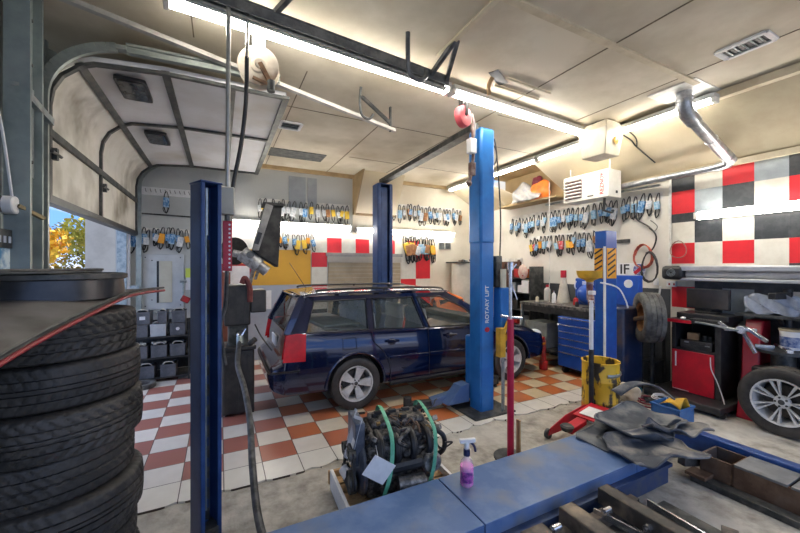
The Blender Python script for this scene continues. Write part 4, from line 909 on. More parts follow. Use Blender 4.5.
# moulded floor mats / liners heaped on the end of the platform
matg = mat('mat_grey', (.045, .055, .07), (.11, .12, .135), 4, .75, c3=(.22, .22, .21), s3=4, bump=.15)
matd = mat('mat_slate', (.03, .04, .06), (.09, .1, .12), 5, .6, c3=(.3, .28, .25), s3=6)
def matmesh(cx, cy, cz, lx, ly, rot, amp, seed, m, label, dish=.03, nm='moulded_mat'):
    r_ = random.Random(seed); ph = [r_.uniform(0, 6) for _ in range(8)]; M_ = rz(rot)
    def g(u, v):
        a = (u-.5)*2; b = (v-.5)*2
        sc = 1-.16*abs(math.sin(a*2.3+ph[0]))*abs(b)**3-.12*abs(math.sin(b*3+ph[1]))*abs(a)**3
        z = amp*(math.sin(a*2.2+ph[2])*.5+math.sin(b*2.7+ph[3])*.35+.25*math.sin(a*6+b*4+ph[4]))+amp*.55
        z += dish*(max(abs(a), abs(b))**6)*(.6+.5*math.sin(a*5+ph[5]))
        if abs(a) < .55 and abs(b) < .5: z -= .012
        return Vector((cx, cy, cz))+M_@Vector((a*lx/2*sc, b*ly/2*sc, max(z, .0)))
    t = thing(nm, label, 'car mat', (cx, cy, cz))
    mb = MB(); mb.grid(g, 40, 32); mb.build('mat', m, t, solid=.008)
    mb = MB(); edge_ = [g(i/40, 0) for i in range(40)]+[g(1, j/32) for j in range(32)]+[g(1-i/40, 1) for i in range(40)]+[g(0, 1-j/32) for j in range(32)]
    mb.tube(edge_, .009, 6, closed=True); mb.build('raised_edge', m, t); return t
matmesh(2.98, 1.84, .303, .6, .52, .25, .02, 3, matg, 'lowest light grey moulded mat, lying over the seam of the blue platform', .0)
matmesh(2.96, 1.58, .33, .62, .5, -.35, .04, 8, matd, 'dusty dark mat with tan smears hanging over the near edge of the blue platform', .02)
matmesh(3.28, 1.85, .36, .8, .58, .12, .035, 5, matg, 'big blue-grey moulded mat lying on top of the heap of mats', .04)
matmesh(3.42, 1.62, .36, .55, .26, -.25, .05, 21, matd, 'narrow curled dark strip of mat at the right end of the heap', .04)
t = thing('curled_liner', 'dark curved wheel-arch liner standing at the back of the heap of mats', 'car part', (3.78, 2.1, .38))
mb = MB(); mb.grid(lambda u, v: Vector((3.68+.36*u, 2.25-.32*u+.1*v, .36+.2*math.sin(u*PI*.8+.3)*(1-.2*v)+.04*v)), 16, 6); mb.build('liner', matd, t, solid=.006)
mb = MB(); mb.tube([(3.68+.036*u, 2.25-.032*u, .36+.2*math.sin(u/10*PI*.8+.3)) for u in range(11)], .008, 6); mb.build('edge', matg, t)
t = thing('blue_bin', 'low blue plastic bin holding a yellow cloth behind the heap of mats', 'bin', (4.55, 2.05, 0))
bx = MB(); bl = mat('bin_blue', (.03, .12, .33), (.04, .16, .4), 6, .45)
x0, x1, ya, yb = 4.32, 4.62, 2.02, 2.3
for q in ((x0, x0+.015, ya, yb), (x1-.015, x1, ya, yb), (x0, x1, ya, ya+.015), (x0, x1, yb-.015, yb)): bx.bb(*q, 0, .22)
bx.bb(x0, x1, ya, yb, 0, .02); bx.build('tub', bl, t, bevel=.005)
mb = MB(); mb.tube([(x0, ya, .22), (x1, ya, .22), (x1, yb, .22), (x0, yb, .22)], .014, 8, closed=True); mb.build('rim', bl, t)
t = thing('yellow_cloth', 'yellow rag draped over the edge of the blue bin', 'cloth', (4.4, 2.08, .25))
mb = MB(); mb.grid(lambda u, v: Vector((4.34+.22*u, 2.02+.2*v, .225+.05*math.sin(u*4+v*3)+.07*math.sin(u*PI))), 12, 10); mb.build('cloth', yellow, t, solid=.005)

# ================================================================== YELLOW DRUM WITH OIL DRAIN
drumy = mat('oily_yellow_drum', (.75, .47, .03), (.62, .36, .02), 4, .45, c3=(.05, .035, .02), s3=8, t3=(.5, .56), stretch=(1, 1, .55))
DX, DY = 3.97, 2.66
DR = thing('yellow_drum', 'oil-stained yellow drum with an orange bottom band, open at the top', 'drum', (DX, DY, 0))
mb = MB(); mb.lathe([(0, .01), (.19, .01), (.195, .0), (.195, .2), (.2, .21), (.195, .22), (.195, .43), (.2, .44), (.195, .45), (.195, .64), (.205, .65), (.2, .66), (.185, .655), (.185, .02), (0, .02)], o=(DX, DY, 0), n=40); mb.build('shell', drumy, DR)
mb = MB(); mb.lathe([(.197, .0), (.199, .005), (.199, .15), (.197, .155)], o=(DX, DY, 0), n=40); mb.build('orange_band', mat('drum_orange', (.75, .25, .02), (.6, .3, .03), 6, .5), DR)
mb = MB(); mb.lathe([(.197, .5), (.213, .52), (.21, .54), (.197, .54)], o=(DX, DY, 0), n=40, a0=-2.2, a1=.8); mb.build('steel_hoop', steel, DR)
mb = MB(); mb.lathe([(0, .5), (.184, .5)], o=(DX, DY, 0), n=30); mb.build('waste_surface', blackmatte, DR)
OD = thing('oil_drain', 'pole with a white upper half rising from the yellow drum to a yellow funnel', 'oil drain', (3.86, 2.66, .5))
mb = MB(); mb.cyl((3.72, 2.60, .0), (3.72, 2.60, .2), .018, 12); mb.cyl((3.72, 2.60, .8), (3.72, 2.60, 1.37), .022, 14); mb.build('white_pole', paper, OD)
mb = MB(); mb.cyl((3.72, 2.60, .18), (3.72, 2.60, .82), .026, 14); mb.build('black_grip', black, OD)
mb = MB(); mb.lathe([(.03, 0), (.05, .03), (.12, .06), (.135, .1), (.14, .14), (.128, .14), (.11, .08), (.02, .03)], o=(3.86, 2.72, 1.56), n=30); mb.build('funnel', yellow, OD)
mb = MB(); mb.cyl((3.84, 2.7, 1.36), (3.86, 2.72, 1.57), .035, 14); mb.cyl((3.72, 2.6, 1.33), (3.8, 2.66, 1.40), .035, 14); mb.build('valve_body', mat('dark_red_valve', (.12, .03, .03), (.35, .3, .3), 12, .4), OD)
mb = MB(); mb.bb(3.81, 3.88, 2.65, 2.71, 1.42, 1.47); mb.build('white_collar', paper, OD, bevel=.01)
mb = MB(); mb.tube(bez([(4.0, 2.68, 1.56), (4.2, 2.6, 1.50), (4.35, 2.6, 1.35), (4.4, 2.6, 1.25)]), .009, 6); mb.build('drip_hose', paper, OD)

# ================================================================== RIGHT-HAND MACHINES
AM = thing('alignment_console', 'red and black wheeled alignment console with a flat monitor against the chequered wall', 'machine', (5.55, 2.35, 0))
cab = mat('console_black', (.02, .02, .022), (.045, .045, .045), 8, .5)
mb = MB()
for q in ((5.37, 5.83, 2.56, 2.6, .12, 1.03), (5.37, 5.83, 2.08, 2.14, .12, 1.03), (5.80, 5.83, 2.1, 2.6, .12, 1.03), (5.37, 5.83, 2.1, 2.6, .66, .69), (5.37, 5.83, 2.1, 2.6, .12, .15)): mb.bb(*q)
mb.build('cabinet_body', cab, AM, bevel=.004)
mb = MB(); mb.bb(5.35, 5.37, 2.14, 2.59, .14, .665); dr = mb.build('door', red, AM, bevel=.004)
mb = MB(); mb.bb(5.338, 5.35, 2.535, 2.55, .45, .64); mb.build('door_handle', paper, dr, bevel=.003, label='slim white door handle')
mb = MB(); mb.bb(5.345, 5.35, 2.4, 2.58, .15, .156); mb.build('scuff_strip', paper, dr)
mb = MB(); mb.bb(5.3, 5.83, 2.06, 2.62, 1.03, 1.07); mb.build('worktop', cab, AM, bevel=.006)
mb = MB(); mb.bb(5.29, 5.30, 2.35, 2.62, 1.025, 1.065); mb.build('red_front_trim', red, AM)
mb = MB(); mb.bb(5.40, 5.80, 2.02, 2.56, 1.07, 1.15); mb.build('monitor_plinth', black, AM, bevel=.008)
mb = MB(); mb.bb(5.05, 5.84, 1.96, 2.78, .05, .13); mb.build('base_platform', cab, AM, bevel=.01)
for x in (5.15, 5.7):
    for y in (1.98, 2.68): mb = MB(); mb.cyl((x-.02, y, .04), (x+.02, y, .04), .04, 14); mb.build('castor', black, AM)
t = thing('printer', 'black printer on the open shelf of the red console', 'printer', (5.55, 2.35, .69))
mb = MB(); mb.bb(5.4, 5.75, 2.18, 2.52, .691, .80); mb.build('body', mat('printer_black', (.03, .03, .032), (.06, .06, .06), 8, .4), t, bevel=.008)
mb = MB(); mb.bb(5.393, 5.4, 2.22, 2.48, .73, .745); mb.bb(5.393, 5.4, 2.22, 2.30, .76, .78); mb.build('paper_slot', darksteel, t)
mb = MB(); mb.bb(5.396, 5.4, 2.42, 2.47, .765, .785); mb.bb(5.396, 5.4, 2.2, 2.25, .75, .76); mb.build('grey_buttons', steel, t)
solo('cardboard_box', MB().box((5.52, 2.42, .845), (.12, .12, .085), rz=.3), mat('cardboard', (.4, .26, .14), (.32, .2, .1), 9, .8), 'small brown cardboard box on top of the black printer', 'box', bevel=.003)
for i, (y, r) in enumerate(((2.30, .028), (2.24, .022))): solo('camera_lens', MB().cyl((5.52, y, .803), (5.52, y, .865), r, 14), darksteel, ['wide', 'narrow'][i]+' dark round fitting standing on the black printer', 'fitting')
mon = thing('monitor', 'black flat-screen monitor standing on the red console', 'monitor', (5.6, 2.3, 1.15))
scr = mat('screen_off', (.03, .028, .028), (.06, .05, .045), 2, .12)
mb = MB(); mb.bb(5.60, 5.635, 2.08, 2.54, 1.2, 1.46); sc_ = mb.build('casing', black, mon, bevel=.006)
mb = MB(); mb.bb(5.596, 5.600, 2.095, 2.525, 1.215, 1.445); mb.build('screen', scr, sc_)
mb = MB(); mb.bb(5.61, 5.63, 2.27, 2.35, 1.16, 1.25); mb.bb(5.55, 5.68, 2.2, 2.42, 1.151, 1.165); mb.build('stand', black, mon, bevel=.003)
t = thing('keyboard', 'dark keyboard on the console worktop in front of the monitor', 'keyboard', (5.36, 2.22, 1.07))
mb = MB(); mb.box((5.36, 2.2, 1.082), (.13, .34, .02)); mb.build('base', black, t, bevel=.004)
mb = MB()
for i in range(4):
    for j in range(12): mb.bb(5.31+i*.026, 5.33+i*.026, 2.045+j*.026, 2.065+j*.026, 1.092, 1.097)
mb.build('keys', darksteel, t)['kind'] = 'stuff'
solo('computer_mouse', MB().sphere((5.345, 2.46, 1.085), .03, sc=(1.4, .9, .5)), paper, 'white computer mouse on the console worktop', 'mouse')
t = thing('console_cable', 'thin white cable hanging down the right edge of the red console door', 'cable', (5.34, 2.12, .1))
mb = MB(); mb.tube(bez([(5.34, 2.17, .64), (5.335, 2.16, .5), (5.33, 2.1, .36), (5.31, 2.04, .2), (5.25, 2.0, .14)]), .006, 6); mb.build('cable', paper, t)
t = thing('sensor_bracket', 'steel bar with a sensor jutting from the right of the console worktop', 'bracket', (5.3, 2.0, 1.0))
mb = MB(); mb.bar((5.3, 2.3, 1.06), (5.22, 1.85, 1.03), .05, .02); mb.build('bar', steel, t, bevel=.003)

TC = thing('tyre_changer', 'red tyre changer with a black turntable, partly hidden behind the leaning alloy wheel', 'machine', (5.6, 1.75, 0))
mb = MB(); mb.prism([(5.35, 0), (5.82, 0), (5.82, 1.12), (5.62, 1.12), (5.52, .9), (5.5, .5)], .16, M=Matrix(((1, 0, 0), (0, 0, 1), (0, 1, 0))), o=(0, 1.78, 0)); mb.build('red_column', mat('dark_red_machine', (.36, .008, .02), (.3, .008, .02), 5, .3), TC, bevel=.015)
mb = MB(); mb.bb(5.4, 5.82, 1.2, 1.82, 0, .62); mb.build('cabinet', cab, TC, bevel=.02)
mb = MB(); mb.cyl((5.55, 1.6, .62), (5.55, 1.6, .8), .1, 20); mb.cyl((5.55, 1.6, .8), (5.55, 1.6, .83), .23, 30); mb.build('turntable', darksteel, TC)
for k in range(4):
    a = PI/2*k+.5; mb = MB(); mb.box((5.55+.15*math.cos(a), 1.6+.15*math.sin(a), .85), (.16, .05, .04), M=rz(a)); mb.build('jaw', bright, TC, bevel=.004)
mb = MB(); mb.cyl((5.75, 1.62, .8), (5.75, 1.62, 1.5), .04, 14); mb.bar((5.75, 1.62, 1.42), (5.45, 1.66, 1.42), .07, .07); mb.build('swing_arm', black, TC, bevel=.006)
t = thing('wheel_clamp', 'silver spidery wheel clamp lying in front of the tyre changer', 'clamp', (5.25, 1.82, .9))
for (a, b) in (((5.25, 2.0, 1.02), (5.25, 1.72, 1.05)), ((5.25, 1.85, 1.05), (5.22, 1.72, .80)), ((5.25, 1.8, 1.06), (5.2, 1.62, .95)), ((5.25, 1.95, 1.02), (5.24, 2.05, 1.1))):
    mb = MB(); mb.bar(a, b, .03, .035); mb.build('arm', bright, t, bevel=.004)
mb = MB(); mb.cyl((5.28, 1.84, 1.04), (5.2, 1.84, 1.04), .045, 16); mb.build('hub', bright, t, bevel=.004)
t = thing('plastic_bag', 'crumpled clear plastic bag on the dark shelf above the tyre changer', 'bag', (5.7, 1.7, 1.2))
rb = random.Random(4)
mb = MB(); mb.grid(lambda u, v: Vector((5.62+.02*math.sin(u*19+v*7), 1.95-.45*u, 1.20+.22*v+.02*math.sin(u*13+v*11))), 18, 10); mb.build('front', mat('bag_film', (.62, .68, .78), (.5, .56, .66), 14, .12, alpha=.55), t, solid=.002)
mb = MB(); mb.grid(lambda u, v: Vector((5.74+.02*math.sin(u*17+v*5), 1.95-.45*u, 1.20+.2*v+.02*math.cos(u*12+v*9))), 18, 10); mb.build('back', mat('bag_film', (.62,)*3), t, solid=.002)
t = thing('parts_shelf', 'dark bracket shelf above the tyre changer carrying a plastic bag', 'shelf', (5.7, 1.7, 1.15))
mb = MB(); mb.bb(5.5, 5.84, 1.3, 2.0, 1.17, 1.195); mb.build('board', darksteel, t)
mb = MB(); mb.bar((5.84, 1.65, 1.0), (5.6, 1.65, 1.17), .03); mb.build('bracket', darksteel, t)
for i, (x, y, c_, lab) in enumerate(((5.62, 1.55, 'blue', 'white pot with a dark blue label and lid, beside the tyre changer'), (5.62, 1.3, 'tan', 'cream tub at the right edge of the photo, behind the alloy wheel'))):
    t = thing('grease_pot', lab, 'pot', (x, y, .84))
    z0 = .84 if i == 0 else .64
    mb = MB(); mb.lathe([(0, 0), (.09, 0), (.1, .2), (0, .2)], o=(x, y, z0), n=28); mb.build('pot', paper if i == 0 else cream, t)
    mb = MB(); mb.lathe([(.094, .03), (.1, .14)], o=(x, y, z0), n=28); mb.build('label_band', mat('pot_blue', (.03, .08, .25), (.3, .35, .5), 22, .5) if i == 0 else wood, t)
    mb = MB(); mb.lathe([(0, .2), (.107, .2), (.107, .222), (0, .222)], o=(x, y, z0), n=28); mb.build('lid', mat('lid_cream', (.5, .42, .28), (.4, .33, .2), 9, .6), t)
LW = thing('alloy_wheel', 'big multi-spoke alloy wheel with a black tyre leaning at the right edge', 'wheel', (5.24, 1.5, 0), rotz=-PI/2-.0, world=False)
wheel(LW, (0, 0, .352), .352, .24, -1, nsp=7, kind='multi', pat=2)

# retractable roller rail on the wall
t = thing('roller_rail', 'long silver roller rail with a black end cap mounted on the chequered wall', 'rail', (5.7, 1.5, 1.55))
mb = MB(); mb.bb(5.55, 5.84, .2, 2.6, 1.69, 1.76); mb.build('upper_rail', mat('rail_silver', (.6, .61, .63), (.5, .51, .53), 6, .3, .6), t, bevel=.01)
mb = MB(); mb.cyl((5.68, .2, 1.65), (5.68, 2.6, 1.65), .06, 20); mb.build('roller', mat('roller_grey', (.5, .5, .52), (.6, .6, .62), 6, .35, .5), t)
mb = MB(); mb.bb(5.56, 5.8, .2, 2.6, 1.56, 1.60); mb.build('lower_rail', mat('rail_silver', (.6,)*3), t, bevel=.008)
mb = MB(); mb.bb(5.53, 5.82, 2.56, 2.82, 1.57, 1.76); mb.build('end_cap', black, t, bevel=.045)
for r in (.05, .035, .02):
    mb = MB(); mb.lathe([(r-.004, 0), (r, .006), (r+.004, 0)], o=(5.531, 2.69, 1.665), n=20, M=ry(-PI/2)); mb.build('cap_ring', steel, t)

# toolbox, bench and things on it
TB = thing('tool_chest', 'bright blue rolling tool chest with silver drawer pulls under the black bench top', 'tool chest', (5.25, 3.75, 0))
mb = MB(); mb.bb(5.0, 5.5, 3.42, 4.09, .12, .93); mb.build('body', tool_blue, TB, bevel=.006)
for i, (z0, z1) in enumerate(((.83, .92), (.72, .81), (.61, .70), (.5, .59), (.38, .48), (.14, .36))):
    mb = MB(); mb.bb(4.988, 5.0, 3.44, 4.07, z0, z1); d_ = mb.build('drawer', tool_blue, TB, bevel=.003)
    mb = MB(); mb.bb(4.972, 4.99, 3.45, 4.06, z1-.018, z1-.003); mb.build('drawer_pull', bright, d_, label='full-width silver drawer pull')
for x in (5.07, 5.43):
    for y in (3.5, 4.0): mb = MB(); mb.cyl((x, y-.02, .06), (x, y+.02, .06), .06, 14); mb.build('castor', black, TB)
mb = MB(); mb.tube([(5.05, 4.1, .75), (5.05, 4.15, .78), (5.45, 4.15, .78), (5.45, 4.1, .75)], .012, 8); mb.build('push_handle', bright, TB)
BN = thing('workbench', 'black-topped steel workbench behind the blue tool chest', 'workbench', (5.45, 4.1, 0))
mb = MB(); mb.bb(5.02, 5.83, 3.38, 4.95, 1.05, 1.10); mb.build('worktop', mat('bench_top', (.03, .03, .03), (.2, .18, .16), 14, .5), BN, bevel=.004)
mb = MB(); mb.bb(5.04, 5.06, 3.4, 4.95, .94, 1.05); mb.build('apron', blackmatte, BN)
for (x, y) in ((5.05, 4.92), (5.8, 4.92), (5.8, 3.35)): mb = MB(); mb.bb(x-.02, x+.02, y-.02, y+.02, 0, 1.05); mb.build('leg', steel, BN)
mb = MB(); mb.bb(5.05, 5.8, 4.2, 4.92, .28, .31); mb.build('lower_shelf', blackmatte, BN)
t = thing('grey_cabinet', 'small grey metal box under the bench left of the blue tool chest', 'box', (5.3, 4.65, .31))
mb = MB(); mb.bb(5.12, 5.5, 4.42, 4.85, .311, .75); mb.build('body', mat('box_greygreen', (.3, .32, .3), (.22, .23, .22), 5, .6), t, bevel=.008)
mb = MB(); mb.bb(5.11, 5.12, 4.45, 4.82, .36, .72); mb.build('door', mat('box_greygreen', (.3,)*3), t, bevel=.004)
solo('bottle_jack', MB().cyl((4.88, 4.28, .015), (4.88, 4.28, .16), .07, 16).cyl((4.88, 4.28, .14), (4.88, 4.28, .50), .04, 14).cyl((4.88, 4.28, .5), (4.88, 4.28, .56), .025, 12), redworn, 'rusty red bottle-shaped jack on the tiles left of the blue tool chest', 'jack', bevel=.005)
BC = thing('blue_case', 'upright bright blue plastic case with a rounded front on the workbench', 'case', (5.5, 3.95, 1.1))
mb = MB(); mb.bb(5.5, 5.62, 3.72, 4.15, 1.101, 1.55); mb.build('back_shell', tool_blue, BC, bevel=.02)
mb = MB(); mb.sphere((5.5, 3.92, 1.28), .17, n=20, sc=(.75, 1, 1), m=12); mb.build('bulging_front', tool_blue, BC)
mb = MB(); mb.bb(5.485, 5.5, 3.8, 4.0, 1.44, 1.5); mb.build('label', mat('label_pale', (.55, .6, .75), (.4, .45, .65), 30, .5), BC)
mb = MB(); mb.tube(bez([(5.49, 4.12, 1.5), (5.47, 4.13, 1.42), (5.49, 4.12, 1.36)]), .012, 6); mb.build('latch', paper, BC)
CN = thing('white_funnel', 'white upturned cone with a red cap standing on the workbench', 'cone', (5.55, 4.42, 1.1))
mb = MB(); mb.lathe([(0, .0), (.115, 0), (.115, .02), (.05, .40), (.04, .45), (0, .45)], o=(5.55, 4.42, 1.101), n=24); mb.build('cone', mat('cone_white', (.62, .58, .5), (.5, .46, .4), 8, .5), CN)
mb = MB(); mb.cyl((5.55, 4.42, 1.55), (5.55, 4.42, 1.68), .05, 16); mb.build('red_cap', red, CN, bevel=.005)
def bottle(x, y, z, r, h, m, mc, lab, nm='bottle', nm_cat='bottle'):
    t = thing(nm, lab, nm_cat, (x, y, z))
    mb = MB(); mb.lathe([(0, 0), (r, 0), (r, h*.65), (r*.85, h*.74), (r*.35, h*.82), (r*.35, h*.9), (0, h*.9)], o=(x, y, z+.001), n=20); mb.build('body', m, t)
    mb = MB(); mb.cyl((x, y, z+h*.86), (x, y, z+h), r*.45, 12); mb.build('cap', mc, t); return t
bottle(5.3, 4.42, 1.1, .035, .22, paper, bright, 'white spray can on the workbench in front of the white cone')
bottle(5.35, 4.02, 1.1, .04, .15, redworn, black, 'short dark red can on the workbench in front of the blue case', 'can', 'can')
bottle(5.2, 4.7, 1.1, .03, .12, cream, black, 'little cream jar near the left end of the workbench', 'jar', 'jar')
bottle(5.15, 3.85, 1.1, .03, .1, black, red, 'small black pot with a red cap at the front edge of the workbench', 'pot', 'pot')
bottle(5.6, 4.82, 1.1, .06, .3, mat('jug_grey', (.5, .5, .48), (.4, .4, .38), 6, .5), red, 'grey jug with a red cap at the back left of the workbench', 'jug', 'jug')
for i, (x, y, a, l, m, lab) in enumerate(((5.12, 4.5, .4, .26, bright, 'chrome spanner lying near the left end of the workbench'), (5.14, 4.2, -.3, .22, bright, 'chrome spanner lying in the middle of the workbench'), (5.18, 3.6, .9, .25, darksteel, 'dark spanner lying at the right end of the workbench'))):
    mb = MB(); M_ = rz(a); c = Vector((x, y, 1.108)); mb.box(c, (.02, l, .012), M=M_); mb.lathe([(.012, -.006), (.026, -.006), (.026, .008), (.012, .008), (.012, -.006)], o=c+M_@Vector((0, l/2, 0)), n=14); mb.lathe([(.012, -.006), (.022, -.006), (.022, .008), (.012, .008), (.012, -.006)], o=c+M_@Vector((0, -l/2, 0)), n=14)
    solo('spanner', mb, m, lab, 'tool')

# tyre on the balancer behind the post
WB = thing('wheel_balancer', 'dark blue oil-streaked balancer cabinet behind the blue rack post', 'machine', (5.2, 3.15, 0))
mb = MB(); mb.bb(4.95, 5.4, 2.98, 3.33, .0, 1.18); mb.build('cabinet', mat('balancer_navy', (.012, .025, .07), (.02, .04, .1), 4, .4, c3=(.1, .07, .06), s3=4), WB, bevel=.03)
mb = MB(); mb.bb(5.3, 5.4, 2.98, 3.33, 1.18, 1.62); bk = mb.build('gauge_panel', tool_blue, WB, bevel=.01)
mb = MB(); mb.cyl((5.30, 3.12, 1.5), (5.285, 3.12, 1.5), .06, 24); mb.build('dial', paper, bk)
mb = MB(); mb.cyl((5.2, 3.02, 1.0), (5.16, 2.8, 1.06), .03, 12); mb.build('shaft', rust, WB)
t = thing('mounted_wheel', 'dusty grey tyre on a rusty rim mounted on the wheel balancer', 'wheel', (5.17, 2.86, 1.02))
Mt = rz(.45)@ry(-PI/2)@Matrix.Identity(3)
Mt = rz(math.radians(-136))@rx(PI/2)
mb = tyre_mb(.34, .24, .2, 2, n=100, c=(5.2, 2.8, 1.06), M=Mt); mb.build('tyre', rubber_d, t, angle=50)
mb = MB(); mb.lathe([(.195, .1), (.17, .08), (.15, -.04), (.05, -.02), (0, .02)], o=(5.2, 2.8, 1.06), n=36, M=Mt); mb.build('rim', mat('rust_orange', (.2, .08, .03), (.45, .22, .08), 8, .7), t)
t = thing('balancer_stand', 'black angle-iron frame with a steel rod under the dusty grey tyre', 'stand', (5.45, 2.9, 0))
for (x, y) in ((5.4, 2.86), (5.4, 3.0), (5.7, 2.86), (5.7, 3.0)): mb = MB(); mb.bb(x-.015, x+.015, y-.015, y+.015, 0, .75); mb.build('leg', blackmatte, t)
for zz in (.4, .73): mb = MB(); mb.bb(5.385, 5.715, 2.845, 3.015, zz, zz+.02); mb.build('shelf', blackmatte, t)
rb = random.Random(9)
clm = [mat('cloth_cream', (.6, .52, .38), (.5, .42, .3), 12, .8), mat('teal_plastic', (.03, .25, .35), rough=.4), darksteel, steel, mat('maroon', (.2, .02, .04), (.12, .02, .03), 9, .5)]
def blob(x, y, z, r, seed, m, label, nm, cat, sc=(1, 1, .6)):
    q = random.Random(seed); ph = [q.uniform(0, 6) for _ in range(5)]
    mb = MB(); mb._sph((0, 0, 0), r, 22, (1, 1, 1), 14)
    vs = []
    for v in mb.v:
        p = Vector(v); k_ = 1+.22*math.sin(p.x/r*3+ph[0])+.18*math.sin(p.y/r*4+ph[1])+.12*math.sin(p.z/r*5+ph[2]+p.x/r*3); vs.append((x+p.x*k_*sc[0], y+p.y*k_*sc[1], max(z, z+r*sc[2]*.8+p.z*k_*sc[2])))
    mb.v = vs; return solo(nm, mb, m, label, cat)
blob(4.72, 2.78, 0.0, .10, 1, clm[0], 'crumpled cream rag on the floor right of the yellow drum', 'rag', 'rag', (1, 1, 1.2))
blob(4.95, 2.65, 0, .075, 2, darksteel, 'dark greasy lump of parts on the floor left of the red console', 'parts_bundle', 'car part')
solo('teal_cup', MB().lathe([(0, 0), (.06, 0), (.075, .12), (.068, .12), (.055, .01), (0, .01)], o=(4.98, 2.84, .0), n=22), clm[1], 'teal plastic cup on the floor by the wheel balancer', 'cup')
for i, (x, y, r, m, lab) in enumerate(((4.82, 2.56, .15, clm[4], 'maroon air hose coiled on the floor right of the yellow drum'), (4.92, 2.5, .10, paper, 'small pale cable coil lying on the maroon hose'))):
    mb = MB(); pts = [(x+(r-.004*j/8)*math.cos(j*.35)*1.1, y+(r-.004*j/8)*math.sin(j*.35), .012+.0035*j*(.5 if i == 0 else .25)+(.09 if i else 0)) for j in range(46)]
    mb.tube(pts, .01 if i == 0 else .006, 6); solo('hose_coil', mb, m, lab, 'hose')

# wall-hung coils, sign, conduit
def wall_coil(y, z, ry_, rz_, n, m, lab, r=.01, sd=1, x=5.8):
    q = random.Random(sd); mb = MB(); pts = []
    for j in range(n*16): a = j*2*PI/16; kk = 1+.12*math.sin(j*.37+sd); pts.append((x-.0012*j/2+.02*math.sin(a*2), y+ry_*kk*math.cos(a), z+rz_*kk*math.sin(a)))
    mb.tube(pts, r, 6); return solo('hanging_cable', mb, m, lab, 'cable', 'cables hanging on the right wall')
wall_coil(3.18, 1.92, .13, .18, 4, mat('cable_orange_red', (.6, .12, .05), (.3, .05, .04), 30, .5), 'tangled orange-red cable coil on the white right wall', .008, 3)
wall_coil(3.08, 1.75, .11, .22, 3, black, 'black cable loop hanging just below the orange-red coil', .01, 5, x=5.74)
wall_coil(2.72, 1.98, .10, .12, 3, mat('cable_tan', (.35, .2, .15), (.25, .12, .1), 30, .5), 'thin brown wire coil over the edge of the chequered wall', .006, 7)
t = thing('power_cord', 'black cord dropping down the white right wall from the belt rows to the cable coil', 'cord', (5.8, 3.1, 1.9))
mb = MB(); mb.tube(bez([(5.78, 3.32, 2.72), (5.8, 3.3, 2.5), (5.82, 3.12, 2.35), (5.81, 3.02, 2.2), (5.8, 3.06, 2.02), (5.78, 3.15, 1.95)]), .011, 6); mb.build('cord', black, t)
mb = MB(); mb.tube(bez([(5.81, 3.1, 2.45), (5.8, 3.0, 2.35), (5.81, 3.05, 2.28), (5.81, 3.12, 2.33)]), .005, 5); mb.build('thin_wire', black, t)
t = thing('wall_conduit', 'white vertical conduit down the left edge of the chequered squares', 'pipe', (5.82, 2.84, 1.7))
mb = MB(); mb.cyl((5.82, 2.84, 1.74), (5.82, 2.84, 3.02), .016, 10); mb.build('pipe', white_tin, t)
mb = MB(); mb.bb(5.8, 5.845, 2.6, 2.66, 1.48, 1.56) if False else mb.bb(5.8, 5.845, 2.76, 2.88, 1.46, 1.54); ou = mb.build('outlet_box', paper, t, bevel=.005)
for yy in (2.77, 2.83): mb = MB(); mb.bb(5.795, 5.8, yy, yy+.02, 1.48, 1.51); mb.build('socket', redworn, ou)
t = thing('outlet_conduit', 'thin bent pipe and small outlet above the charcoal dado right of the wheel balancer', 'pipe', (5.82, 3.0, 1.3))
mb = MB(); mb.tube(bez([(5.81, 2.96, 1.46), (5.81, 2.99, 1.25), (5.81, 3.0, 1.12), (5.8, 2.93, 1.06)]), .014, 8); mb.build('pipe', white_tin, t)
mb = MB(); mb.bb(5.81, 5.845, 3.0, 3.06, 1.47, 1.58); mb.build('outlet_box', paper, t, bevel=.004)
SG = thing('wall_sign', 'white wall sign with bold black letters and round emblem, right of the blue post', 'sign', (5.84, 3.45, 1.68))
mb = MB(); mb.bb(5.835, 5.845, 3.2, 3.75, 1.60, 1.80); mb.build('panel', paper, SG, bevel=.003)
text('IF', .22, FX, (5.833, 3.5, 1.70), black, SG, 'black_lettering')
mb = MB(); mb.cyl((5.835, 3.27, 1.7), (5.826, 3.27, 1.7), .09, 24); em = mb.build('emblem', mat('emblem_navy', (.03, .06, .3), (.6, .6, .7), 25, .5), SG)
mb = MB(); mb.bar((5.824, 3.34, 1.64), (5.824, 3.2, 1.76), .05, .006, up=(1, 0, 0)); mb.build('emblem_band', red, em)
solo('pry_bar', MB().bb(5.82, 5.845, 3.42, 3.62, 2.13, 2.19), darksteel, 'short dark metal bar hung on the white wall right of the blue post', 'tool')

